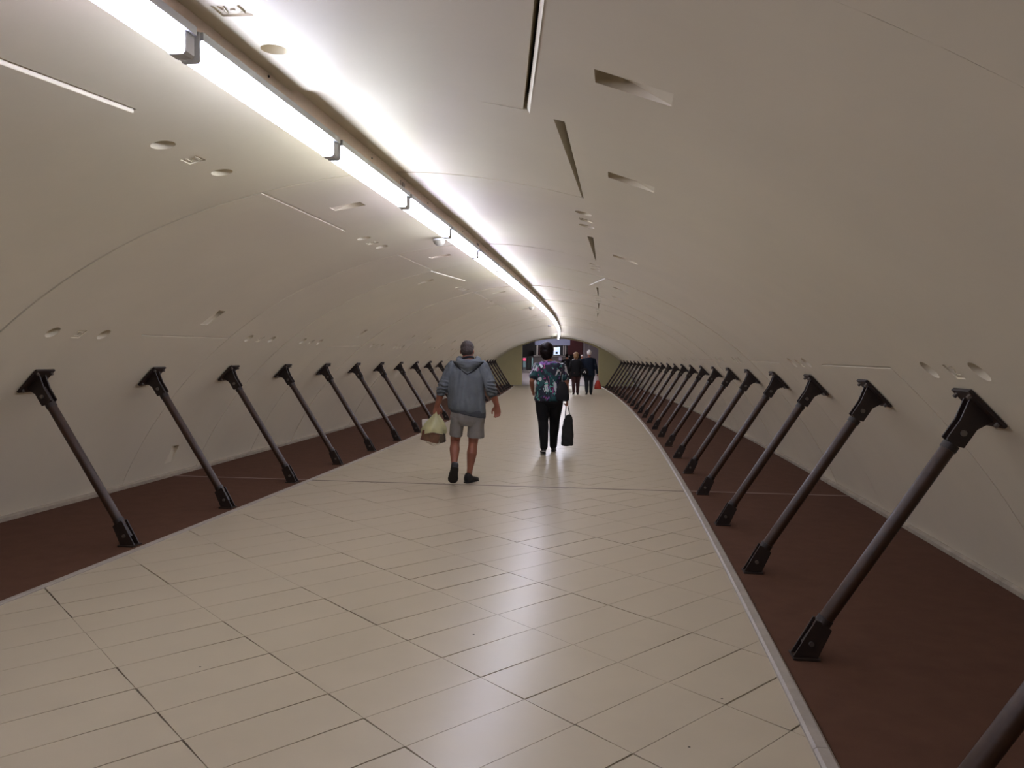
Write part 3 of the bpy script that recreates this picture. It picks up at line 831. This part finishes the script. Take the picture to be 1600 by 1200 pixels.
m.tube([shR+Vector((-.02, 0, .0)), vlerp(shR, elR, .5), elR, vlerp(elR, wrR, .22), vlerp(elR, wrR, .28)], [.085, .076, .074, .068, .058], 18)
sw = remesh(m, 'sweatshirt', M_HOOD, man, 0.007, 3, hoodfold)
# hood lying on the shoulders
m = MB()
for t0 in (0,):
    pts = []; rad = []
    for i in range(17):
        a = PI*(-0.12 + 1.24*i/16)
        pts.append(Vector((0.118*math.cos(a), 0.055 - 0.075*math.sin(a), 1.495 - 0.035*math.sin(a) + 0.012*abs(math.cos(a)))))
        rad.append((0.036+0.012*math.sin(max(0, min(PI, a))), 0.034))
    m.tube(pts, rad, 14)
# back flap of the hood: a V hanging between the shoulder blades
nn = 17; rows = []
for r in range(7):
    t = r/6; row = []
    for j in range(nn):
        u = j/(nn-1)*2-1
        zb = 1.505 - t*(0.165*(1-abs(u)**1.25)) - 0.018*abs(u) 
        yb = -0.055 - 0.045*math.sin(PI*(0.2+0.8*t))*(1-abs(u)**2) - 0.015*(1-abs(u)) + 0.085*abs(u)**2.2 - 0.012
        row.append((u*0.205*(1-0.12*t), yb, zb))
    rows.append(row)
vs = [p for row in rows for p in row]; vs2 = [(p[0]*0.97, p[1]+0.075, p[2]-0.005) for p in vs]; o0 = len(vs)
fs = []
for r in range(6):
    for j in range(nn-1):
        a = r*nn+j; fs.append((a, a+1, a+nn+1, a+nn)); fs.append((o0+a, o0+a+nn, o0+a+nn+1, o0+a+1))
bord = [j for j in range(nn)] + [r*nn+nn-1 for r in range(1, 7)] + [6*nn+j for j in range(nn-2, -1, -1)] + [r*nn for r in range(5, 0, -1)]
for i in range(len(bord)):
    a, b = bord[i], bord[(i+1) % len(bord)]; fs.append((a, o0+a, o0+b, b))
m.add(vs+vs2, fs)
remesh(m, 'hood', M_HOOD, man, 0.006, 3, lambda c: 0.006*noise.noise(Vector((c.x*14, c.y*20, c.z*40))))
m = MB(); edge = [Vector(rows[6][j]) + Vector((0, -0.013, -0.010)) for j in range(nn)]
m.tube(edge, [0.009]*nn, 8); m.build('hood_piping', M_PIPE, man, smooth=True)
m = MB()
m.loft(torso_rings([(.845, .004, .0, .208, .142), (.855, .004, .0, .216, .150), (.895, .0, .0, .222, .154), (.92, .0, .0, .214, .148)]))
for q_ in range(len(m.v)):   # the hem hangs lower on the right
    x, y, z = m.v[q_]; m.v[q_] = (x, y, z + hemtilt(x)*(1.02-z)/.15)
remesh(m, 'rib_hem', M_RIB, man, 0.007, 1)
for w_, e_ in ((wrL, elL), (wrR, elR)):
    m = MB(); m.tube([vlerp(e_, w_, .26), vlerp(e_, w_, .36), vlerp(e_, w_, .43)], [.056, .053, .050], 18, round_ends=False)
    m.build('cuff', M_RIB, man, smooth=True)
m = MB(); m.tube([Vector((-.005, .070, 1.505)), Vector((-.010, .078, 1.530))], [(.077, .076)]*2, 20, round_ends=False); m.build('undershirt_collar', M_PIPE, man, smooth=True)
# shorts
m = MB()
m.loft(torso_rings([(.70, .0, .0, .11, .09), (.76, .0, .0, .195, .125), (.82, .0, 0, .212, .14), (.90, 0, 0, .205, .14), (.95, 0, 0, .19, .13)]))
kL, kR = vlerp(hipL, kneL, .80), vlerp(hipR, kneR, .82)
m.tube([Vector((-.112, .0, .82)), vlerp(hipL, kneL, .4), kL], [(.105, .115), (.088, .105), (.080, .100)], 20, round_ends=False)
m.tube([Vector((.112, .0, .82)), vlerp(hipR, kneR, .4)+Vector((.02, 0, 0)), kR+Vector((.027, 0, 0))], [(.108, .118), (.100, .110), (.105, .110)], 20, round_ends=False)
remesh(m, 'shorts', M_SHORT, man, 0.007, 3, lambda c: 0.009*noise.noise(Vector((c.x*16, c.y*14, c.z*5))))
shoe('shoe', (-.128, -.262, .222), (-.172, -.115, .012), .112, man, M_SHOE, M_SOLE, 1.25, up=(-.05, .8, .55))
shoe('shoe', (-.012, -.035, 0), (.100, .215, 0), .108, man, M_SHOE, M_SOLE, 1.15)

# his carrier bag and what is inside
BX, BY = HX-.425, HY+.10
bag = empty('carrier_bag', (BX, BY, 0), 0)
tag(bag, "pale yellow plastic carrier bag hanging from the walking man's left hand", 'bag')
m = MB()
rows_ = [(.855, .015, .018), (.82, .035, .022), (.77, .075, .045), (.715, .120, .075), (.665, .145, .095), (.63, .150, .10), (.60, .148, .10)]
m.loft([[Vector((.03*(z-.6)/.25 + rx*math.cos(a)*(1+0.10*math.sin(9*a+z*14)), ry*math.sin(a)*(1+0.1*math.sin(4*a-z*15)), z + 0.012*math.sin(3*a))) for a in [2*PI*j/32 for j in range(32)]] for z, rx, ry in rows_], cap=False)
o_ = m.build('bag_film', M_FILM, bag, smooth=True)
m = MB(); m.loft([[Vector((rx*math.cos(a)*(1+0.06*math.sin(3*a+z*30)), ry*math.sin(a), z + 0.02*math.sin(2*a+1))) for a in [2*PI*j/28 for j in range(28)]] for z, rx, ry in [(.605, .150, .102), (.56, .158, .108), (.51, .15, .10), (.475, .11, .075), (.452, .03, .02)]], cap=False)
m.build('bag_bottom', mat('clear_bag_film', srgb(190, 170, 130), 0.25, alpha=0.16, bump=0.5, bump_scale=30), bag, smooth=True)
for s in (-1, 1):
    m = MB(); m.tube([(.03+s*.03, 0, .80), (.04+s*.014, .01, .85), (.045+s*.006, .012, .885), (.048, .012, .90)], [(.018, .006), (.013, .006), (.010, .006), (.008, .006)], 10); m.build('handle', M_FILM, bag, smooth=True)
pk = MB(); pk.box((0, 0, 0), (.225, .13, .125), Matrix.Rotation(0.25, 3, 'Y')); 
o_ = remesh(pk, 'package', M_BREAD, None, 0.008, 6, lambda c: 0.007*noise.noise(c*22)); o_.location = (BX-.035, BY, .555)
tag(o_, 'brown film-wrapped package at the bottom of the yellow carrier bag', 'package')
pk = MB(); pk.box((0, 0, 0), (.075, .10, .11), Matrix.Rotation(-0.15, 3, 'Y'))
o_ = remesh(pk, 'package', M_DARKPK, None, 0.007, 4, lambda c: 0.004*noise.noise(c*30)); o_.location = (BX+.108, BY-.01, .54)
tag(o_, 'small dark packet at the right side of the yellow carrier bag', 'package')
pk = MB(); pk.box((0, 0, 0), (.10, .02, .16), Matrix.Rotation(-0.06, 3, 'Y')); pk.box((0.0, 0, 0.082), (.103, .024, .012), Matrix.Rotation(-0.06, 3, 'Y'))
o_ = pk.build('paper_box', M_PAPER, None, bevel=0.003); o_.location = (BX-.095, BY+.03, .68)
tag(o_, 'white paper box corner sticking up at the left of the yellow bag', 'box')

# ---- generic walker for the other people
def walker(name, loc, rz, label, S=1.0, group=None, top=M_BLACK, bottom=M_BLACK, hair=M_HAIRB, skin=M_SKIN2, shoes=M_SHOE, build_=1.0,
           hairkind='short', stride=.22, swing=.1, skirt=None, sleeve=1.0, jacket=0.0, armL=None, armR=None, vox=0.010, lean=.03, handL=.5, handR=.5, tilt=0.0, flip=1, solem=M_SOLE):
    rt = empty(name, loc, rz); tag(rt, label, 'person', group)
    k = S; B = build_
    def V(x, y, z): return Vector((x*k, y*k, z*k))
    hL, hR = V(-.09*B, 0, .86), V(.09*B, 0, .86)
    aL = V(-.075, -stride*flip, .085 + (.02 if flip > 0 else 0)); aR = V(.075, stride*flip, .085 + (.02 if flip < 0 else 0))
    kL_ = vlerp(hL, aL, .5)+V(0, .04, 0); kR_ = vlerp(hR, aR, .5)+V(0, .03, 0)
    hc = V(tilt, .03+lean*1.6, 1.56); Rh = Matrix.Rotation(-0.15, 3, 'X')
    mb = MB()
    mb.loft(torso_rings([(z*k, cx*k, cy*k, rx*k*B, ry*k*B) for z, cx, cy, rx, ry in [(.78, 0, 0, .13, .09), (.86, 0, 0, .165, .115), (1.0, 0, lean*.2, .135, .10), (1.2, 0, lean*.6, .15, .105), (1.33, 0, lean, .165, .10), (1.39, 0, lean, .12, .08), (1.42, 0, lean, .06, .055)]], 20))
    mb.tube([V(0, lean, 1.38), V(tilt*.5, lean*1.3, 1.47)], [.05*k, .046*k], 12)
    head_mb(mb, hc, Rh, k*.98)
    for hp, kn, an in ((hL, kL_, aL), (hR, kR_, aR)):
        dn = (an-kn).normalized(); bk_ = V(0, -1, 0)*.015
        mb.tube([hp, vlerp(hp, kn, .5), kn, vlerp(kn, an, .3)+bk_, vlerp(kn, an, .75), an, an+V(0, .02, -.04)], [r*k for r in (.088*B, .074*B, .052, .053, .036, .032, .034)], 12)
    sL, sR = V(-.172*B, lean, 1.315), V(.172*B, lean, 1.315)
    eL, wL = armL or (V(-.245*B, -.02-swing*.5, 1.08), V(-.285*B, .05-swing, .84)); eR, wR = armR or (V(.245*B, -.02+swing*.5, 1.08), V(.285*B, .05+swing, .84))
    for a, b, c in ((sL, eL, wL), (sR, eR, wR)):
        mb.tube([a, vlerp(a, b, .5), b, vlerp(b, c, .3), c], [r*k for r in (.046, .041, .036, .037, .026)], 12)
    add_hand(mb, wL, wL-eL, (.9, .2, 0), (0, 1, 0), curl=handL, k=.92*k)
    add_hand(mb, wR, wR-eR, (-.9, .2, 0), (0, 1, 0), curl=handR, k=.92*k)
    remesh(mb, 'body', skin, rt, vox*.75, 2); eyes(rt, hc, Rh, k*.98)
    # hair
    m = MB()
    if hairkind == 'short':
        m.ellipsoid(hc + Rh @ V(0, -.018, .036), (.081*k, .096*k, .088*k), Rh, 16, 12); m.ellipsoid(hc + Rh @ V(0, -.045, -.015), (.076*k, .064*k, .07*k), Rh, 16, 12)
    elif hairkind == 'bob':
        m.ellipsoid(hc + Rh @ V(0, -.022, .025), (.112*k, .115*k, .108*k), Rh, 18, 12); m.ellipsoid(hc + Rh @ V(0, -.045, -.03), (.106*k, .09*k, .10*k), Rh, 18, 12); m.ellipsoid(hc + Rh @ V(0, -.05, -.075), (.086*k, .072*k, .075*k), Rh, 18, 12)
    else:
        m.ellipsoid(hc + Rh @ V(0, -.022, .033), (.095*k, .105*k, .095*k), Rh, 18, 12)
        m.tube([hc + V(0, -.05, .0), hc + V(0, -.065, -.08), hc + V(0, -.07, -.14)], [(.09*k, .06*k), (.095*k, .055*k), (.06*k, .035*k)], 16)
    remesh(m, 'hair', hair, rt, vox*.8, 2, lambda c: 0.006*noise.noise(c*28))
    # top
    zb = .80 - jacket
    m = MB()
    m.loft(torso_rings([(z*k, cx*k, cy*k, rx*k*B, ry*k*B) for z, cx, cy, rx, ry in [(zb, 0, 0, .198, .14), (zb+.03, 0, 0, .205, .148), (.95, 0, .005, .188, .135), (1.1, 0, lean*.5, .178, .128), (1.25, 0, lean*.8, .185, .125), (1.33, 0, lean, .180, .115), (1.385, 0, lean, .135, .09), (1.41, 0, lean, .08, .07)]], 24))
    for a, b, c, in ((sL, eL, wL), (sR, eR, wR)):
        if sleeve >= 1: m.tube([a, vlerp(a, b, .5), b, vlerp(b, c, .5), vlerp(b, c, .93)], [r*k for r in (.056*B, .054, .05, .045, .038)], 14)
        else: m.tube([a, vlerp(a, b, sleeve*.6), vlerp(a, b, sleeve)], [r*k for r in (.057*B, .064, .070)], 14)
    tp = remesh(m, 'top', top, rt, vox, 2, lambda c: 0.008*noise.noise(Vector((c.x*14, c.y*14, c.z*5))))
    # bottom
    m = MB()
    if skirt:
        m.loft(torso_rings([(z*k, 0, 0, rx*k*B, ry*k*B) for z, rx, ry in [(skirt, .225, .19), (skirt+.05, .22, .185), (.65, .20, .16), (.82, .19, .135), (.92, .16, .115)]], 24))
    else:
        m.loft(torso_rings([(z*k, 0, 0, rx*k*B, ry*k*B) for z, rx, ry in [(.70, .09, .09), (.77, .17, .13), (.86, .192, .14), (.95, .165, .12)]], 24))
        for hp, kn, an in ((hL, kL_, aL), (hR, kR_, aR)):
            m.tube([hp+V(0, 0, -.03), vlerp(hp, kn, .5), kn+V(0, -.004, 0), vlerp(kn, an, .3)+V(0, -.012, 0), vlerp(kn, an, .6)+V(0, -.008, 0), vlerp(kn, an, .97)], [r*k for r in (.105*B, .094*B, .080, .076, .068, .058)], 14)
    remesh(m, 'skirt' if skirt else 'trousers', bottom, rt, vox, 2, lambda c: 0.006*noise.noise(Vector((c.x*16, c.y*16, c.z*6))))
    for an, nm in ((aL, 'shoe'), (aR, 'shoe')):
        z0 = an.z - .085*k
        shoe(nm, (an.x, an.y-.05*k, z0), (an.x*1.25, an.y+.19*k, max(0, z0-.02*k)), .085, rt, shoes, solem, .9*k)
    return rt, dict(wL=wL, wR=wR, hc=hc, eL=eL, eR=eR, sL=sL, sR=sR)

WX, WY = .60, 12.70
wom, J = walker('person', (WX, WY, 0), -.02, 'woman in floral blouse and black trousers walking away with a black tote', S=1.055, top=M_FLOR, bottom=M_BLACK, build_=1.14,
    hairkind='bob', sleeve=.62, stride=.20, vox=.008, skin=M_SKIN2, armL=(Vector((-.285, -.04, 1.15)), Vector((-.265, .10, 1.00))), armR=(Vector((.275, -.01, 1.12)), Vector((.290, .035, .862))),
    handL=1.2, handR=1.3, tilt=-.045, lean=.04)
for side, y in ((-1, 0),):
    pass
st_ = MB(); st_.tube([(-.112, -.20, .052), (-.108, -.262, .060), (-.080, -.282, .062), (-.050, -.262, .060), (-.046, -.20, .052)], [.0075]*5, 8); st_.build('heel_strap', M_WSTR, wom, smooth=True)
# white heel strap on the trailing shoe, black tote, shoulder bag
tote = empty('tote_bag', (WX+.305, WY+.05, -.035), -.1)
tag(tote, "tall black fabric tote bag hanging from the woman's right hand", 'bag')
m = MB(); rows_ = [(.150, .082, .050), (.165, .096, .060), (.30, .098, .064), (.45, .092, .060), (.56, .080, .05), (.625, .066, .035), (.66, .045, .02)]
m.loft([[Vector((rx*math.copysign(abs(math.cos(a))**.55, math.cos(a)) + .012*(z-.3), ry*math.copysign(abs(math.sin(a))**.55, math.sin(a)), z - (.05*max(0, -math.cos(a)) if z > .5 else 0))) for a in [2*PI*j/28 for j in range(28)]] for z, rx, ry in rows_])
remesh(m, 'bag_body', M_TOTE, tote, .007, 2, lambda c: .008*noise.noise(c*13))
for s in (-1, 1):
    m = MB(); m.tube([(-.040, s*.015, .60), (-.034, s*.010, .70), (-.026, s*.004, .795), (-.012, s*.003, .825), (.002, s*.004, .795), (.022, s*.010, .71), (.036, s*.015, .62)], [.007]*7, 8); m.build('handle', M_TOTE, tote, smooth=True)
sbag = empty('shoulder_bag', (WX+.20, WY-.175, .0), -.1)
tag(sbag, "soft black shoulder bag against the floral blouse woman's right hip", 'bag')
m = MB(); m.loft([[Vector((rx*math.copysign(abs(math.cos(a))**.7, math.cos(a)) + .03*(1.1-z), ry*math.copysign(abs(math.sin(a))**.7, math.sin(a)), z)) for a in [2*PI*j/24 for j in range(24)]] for z, rx, ry in [(.85, .085, .03), (.865, .10, .045), (.95, .105, .055), (1.05, .09, .05), (1.13, .065, .035), (1.16, .04, .02)]])
remesh(m, 'bag_body', M_BLACK2, sbag, .007, 2, lambda c: .008*noise.noise(c*12))
m = MB(); m.tube([(-.03, .0, 1.14), (-.02, -.005, 1.25), (.0, .03, 1.37), (.02, .11, 1.46), (.035, .17, 1.475), (.04, .26, 1.43)], [(.012, .005)]*6, 8); m.build('strap', M_BLACK2, sbag, smooth=True)

# ---- the couple before the portal, the woman in the black dress, the child, two distant people
far_w, J2 = walker('person', (2.62, 32.5, 0), -.08, 'woman with light brown hair, black jacket and maroon trousers beside the man in navy', S=1.04, top=M_BLACK, bottom=M_MAROON, hair=M_HAIRBR, skin=M_SKIN,
    build_=1.02, hairkind='bob', stride=.08, jacket=.08, vox=.014, armR=(Vector((.255, .0, 1.12)), Vector((.295, .08, .95))))
far_m, J3 = walker('person', (3.17, 32.6, 0), -.08, 'white-haired man in navy jacket and dark trousers carrying a red bag', S=1.10, top=M_NAVY, bottom=M_NTROU, hair=M_HAIRW, skin=M_SKIN,
    build_=1.12, hairkind='short', stride=.10, jacket=.10, vox=.014, armR=(Vector((.29, -.02, 1.15)), Vector((.345, .04, .88))), armL=(Vector((-.27, .0, 1.15)), Vector((-.25, .07, .93))), handR=1.2)
rb = empty('carrier_bag', (3.17+.37, 32.6+.03, 0), 0); tag(rb, "red plastic carrier bag hanging from the white-haired man's right hand", 'bag')
m = MB(); m.loft([[Vector((rx*math.copysign(abs(math.cos(a))**.6, math.cos(a)), ry*math.sin(a), z)) for a in [2*PI*j/20 for j in range(20)]] for z, rx, ry in [(.24, .125, .06), (.26, .145, .08), (.38, .135, .075), (.50, .10, .05), (.60, .05, .03)]])
m.build('bag_body', M_RED, rb, smooth=True)
for s in (-1, 1):
    m = MB(); m.tube([(s*.04, 0, .58), (s*.03, 0, .68), (s*.008, 0, .80)], [(.016, .006), (.012, .006), (.008, .006)], 8); m.build('handle', mat('pale_handle', srgb(190, 150, 140), .5), rb, smooth=True)
hb = empty('handbag', (2.98, 32.42, 0), -.08); tag(hb, 'black handbag with white marks held between the couple', 'bag')
m = MB(); m.loft([[Vector((rx*math.copysign(abs(math.cos(a))**.6, math.cos(a)), ry*math.sin(a), z)) for a in [2*PI*j/20 for j in range(20)]] for z, rx, ry in [(.82, .12, .05), (.84, .15, .07), (.95, .15, .07), (1.06, .11, .05), (1.09, .07, .03)]])
m.build('bag_body', M_BLACK, hb, smooth=True)
m = MB(); m.tube([(-.08, 0, 1.06), (-.05, 0, 1.16), (.0, 0, 1.2), (.05, 0, 1.16), (.08, 0, 1.06)], [.008]*5, 8); m.build('handle', M_BLACK, hb, smooth=True)
for x, z in ((-.05, .93), (.0, .97), (.03, .92)):
    m = MB(); m.box((x, -.074, z), (.035, .008, .05), Matrix.Rotation(x*8, 3, 'Y')); m.build('white_mark', M_WCLOTH, hb)
walker('person', (2.78, 40.2, 0), -.05, 'woman with black hair in a dark dress left of the couple', S=1.03, top=M_BLACK, bottom=mat('dark_print_skirt', srgb(38, 32, 34), .85, noise_amt=.6, noise_scale=30), build_=1.15,
    hairkind='short', skirt=.42, sleeve=.5, stride=.1, vox=.016)
walker('person', (2.55, 45.5, 0), -.02, "dark-haired child in a white shirt seen past the floral woman's right shoulder", S=.74, top=M_WCLOTH, bottom=M_NTROU, stride=.1, vox=.016, sleeve=.5)
walker('person', (4.62, 58.0, 0), PI, 'distant person in white shirt facing the tunnel between the two women', S=1.02, top=M_WCLOTH, bottom=M_NTROU, skin=M_SKIN, hair=M_HAIRBR, stride=.05, vox=.02)
walker('person', (5.28, 60.0, 0), PI, 'distant pale-haired person seen between the couple', S=1.03, top=M_NAVY, bottom=M_NTROU, skin=M_SKIN, hair=M_HAIRW, stride=.05, vox=.02)

# ------------------------------------------------------------------ the hall beyond the portal
M_HFLOOR = mat('hall_granite_floor', srgb(158, 148, 152), 0.35, noise_amt=.06, noise_scale=2)
M_HWALL = mat('hall_grey_wall', srgb(128, 116, 120), 0.6, noise_amt=.05, noise_scale=1.5)
M_HDARK = mat('hall_dark_panel', srgb(24, 16, 15), 0.7)
M_HRED = mat('dark_red_panel', srgb(70, 22, 24), 0.6)
M_HBLUE = mat('blue_grey_fascia', srgb(138, 142, 172), 0.5)
M_HLEDGE = mat('grey_ledge', srgb(150, 142, 140), 0.6)
M_HPART = mat('grey_partition', srgb(104, 96, 96), 0.7)
M_HCEIL = mat('hall_ceiling_paint', srgb(120, 116, 112), 0.8)
M_SCREEN = mat('lit_screen', srgb(150, 170, 205), .4, emit=srgb(190, 205, 235), strength=1.3)
M_SCRW = mat('lit_screen_warm', srgb(220, 205, 195), .4, emit=srgb(240, 222, 210), strength=1.3)
M_PINK = mat('pink_lit_sign', srgb(225, 80, 120), .4, emit=srgb(230, 80, 120), strength=.8)
M_CYAN = mat('pale_cyan_panel', srgb(150, 190, 195), .4)
M_WPOST = mat('white_post', srgb(205, 198, 190), .5)
M_GREEN = mat('dark_green_glass', srgb(38, 48, 44), .15)
M_HGREY = mat('cabinet_grey', srgb(110, 112, 114), .45)
M_LILAC = mat('notice_lilac', srgb(150, 120, 190), .6)
M_HFILL = mat('added_hall_glow', (.9, .9, .9, 1), .5, emit=(1, .97, 1, 1), strength=HALL_STRENGTH*6)  # glow of the unseen panels added to brighten the hall
YP = ey + 0.33
def sbox(name, c, size, mt, parent=None, kind='structure'):
    m = MB(); m.box((0, 0, 0), size); o = m.build(name, mt, parent); 
    o.location = c
    if kind and parent is None: o['kind'] = kind
    return o
X0, X1, Y1, HH = -4.0, 11.5, 79.0, 4.6
sbox('floor', ((X0+X1)/2, (YP+Y1)/2+.2, -.1), (X1-X0, Y1-YP+.2, .2), M_HFLOOR)
sbox('ceiling', ((X0+X1)/2, (YP+Y1)/2, HH+.1), (X1-X0, Y1-YP, .2), M_HCEIL)
sbox('wall_left', (X0-.1, (YP+Y1)/2, HH/2), (.2, Y1-YP, HH), M_HWALL)
sbox('wall_right', (X1+.1, (YP+Y1)/2, HH/2), (.2, Y1-YP, HH), M_HWALL)
sbox('wall_back', ((X0+X1)/2, Y1+.1, HH/2), (X1-X0, .2, HH), M_HDARK)
sbox('wall_grey_pier', (8.9, 77.2, HH/2), (3.9, 2.4, HH-.01), M_HWALL)
tr = sbox('trim_3', (7.35, 75.98, HH/2), (.06, .05, HH-.02), M_HLEDGE)
fa = sbox('wall_fascia', (3.78, 75.2, 3.62), (3.3, 1.6, 1.93), M_HBLUE)
pt = sbox('wall_partition', (3.78, 76.6, .80), (3.4, .5, 1.60), M_HPART)
sbox('ledge', (3.78, 76.5, 1.64), (3.5, .75, .09), M_HLEDGE, None, 'structure')
sbox('wall_plinth', (1.4, 76.9, .13), (1.4, 1.6, .26), M_HLEDGE)
for i, (x, z, w_, h_, mt) in enumerate([(6.15, 3.15, 1.45, 2.7, M_HRED)]):
    o = sbox('wall_panel', (x, 77.6, z), (w_, .2, h_), mt)
for i in range(6):  # unseen glowing panels, added overhead to light the hall
    z_ = Y1-3-i*5.5
    if z_ < YP+2: break
    rt = empty('added_hall_light', (3.6, z_, HH-.03)); 
    m = MB(); m.box((0, 0, 0), (1.8, .6, .04)); m.build('added_light_panel', M_HFILL, rt)
    m = MB(); m.box((0, 0, .012), (1.9, .7, .03)); m.build('frame', M_HLEDGE, rt)
    tag(rt, '%s unseen rectangular light panel added to light the hall, counted from the far wall' % ORD[i], 'lamp', 'unseen light panels added over the hall')
# glazed booth above the ledge
bo = empty('ticket_booth', (3.78, 77.2, 1.69)); tag(bo, 'glazed booth with bright screens under the blue-grey fascia in the far hall', 'booth')
def part(nm, x, y, z, sx, sy, sz, mt): m = MB(); m.box((x-3.78, y-77.2, z-1.69), (sx, sy, sz)); return m.build(nm, mt, bo)
part('back_panel', 3.78, 78.3, 2.2, 3.3, .06, 1.0, M_HDARK)
for x in (2.42,): part('white_post', x, 76.8, 2.19, .13, .13, .98, M_WPOST)
for x in (4.98, 5.17): part('white_post', x, 76.8, 2.17, .08, .13, .90, M_WPOST)
part('red_door', 2.85, 77.9, 2.15, .45, .05, .9, M_HRED)
part('dark_monitor', 4.05, 77.3, 2.55, .75, .12, .16, M_HDARK)
part('bright_screen', 4.35, 77.6, 2.15, .62, .05, .75, M_SCREEN)
part('bright_poster', 4.05, 77.55, 2.30, .30, .05, .35, M_SCRW)
part('dark_blob_on_screen', 4.35, 77.55, 1.95, .22, .04, .22, M_GREEN)
part('small_lit_poster', 3.15, 77.6, 2.45, .24, .05, .22, M_SCRW)
nt_ = empty('notice', (4.62, 76.33, 1.36)); tag(nt_, 'small white notice with lilac edge on the grey partition', 'notice')
m = MB(); m.box((0, 0, 0), (.30, .02, .34)); m.build('border', M_LILAC, nt_)
m = MB(); m.box((0, -.014, .01), (.22, .01, .26)); m.build('sheet', M_WCLOTH, nt_)
m = MB(); m.box((0, -.021, .02), (.09, .004, .12)); m.build('printed_block', M_LILAC, nt_)
# ticket machines on the plinth, left
def cab(nm, x, w_, z0, h_, mt, front, label, cat):
    rt = empty(nm, (x, 76.7, z0)); tag(rt, label, cat)
    m = MB(); m.box((0, 0, h_/2), (w_, .7, h_)); m.build('housing', mt, rt, bevel=.02)
    for q in front:
        m = MB(); m.box((q[0], -.36, q[1]), (q[2], .03, q[3])); m.build(q[4], q[5], rt)
    return rt
cab('ticket_machine', 1.20, .34, .26, 1.22, M_HGREY, [(-.02, 1.02, .26, .26, 'pink_sign', M_PINK), (-.02, .55, .26, .55, 'cyan_panel', M_CYAN)], 'grey machine with pink lit sign at the left edge of the far hall', 'machine')
cab('vending_machine', 1.62, .44, .26, 1.32, M_HDARK, [(-.02, .68, .30, 1.05, 'glass_front', M_GREEN)], 'dark cabinet with green glass front beside the pink-signed machine', 'cabinet')
cab('vending_machine', 1.95, .18, .26, 1.30, M_HGREY, [(0, .65, .14, 1.0, 'front_panel', M_CYAN)], 'narrow grey cabinet right of the green glass cabinet', 'cabinet')
bpy.data.scenes.remove(TMPSC)
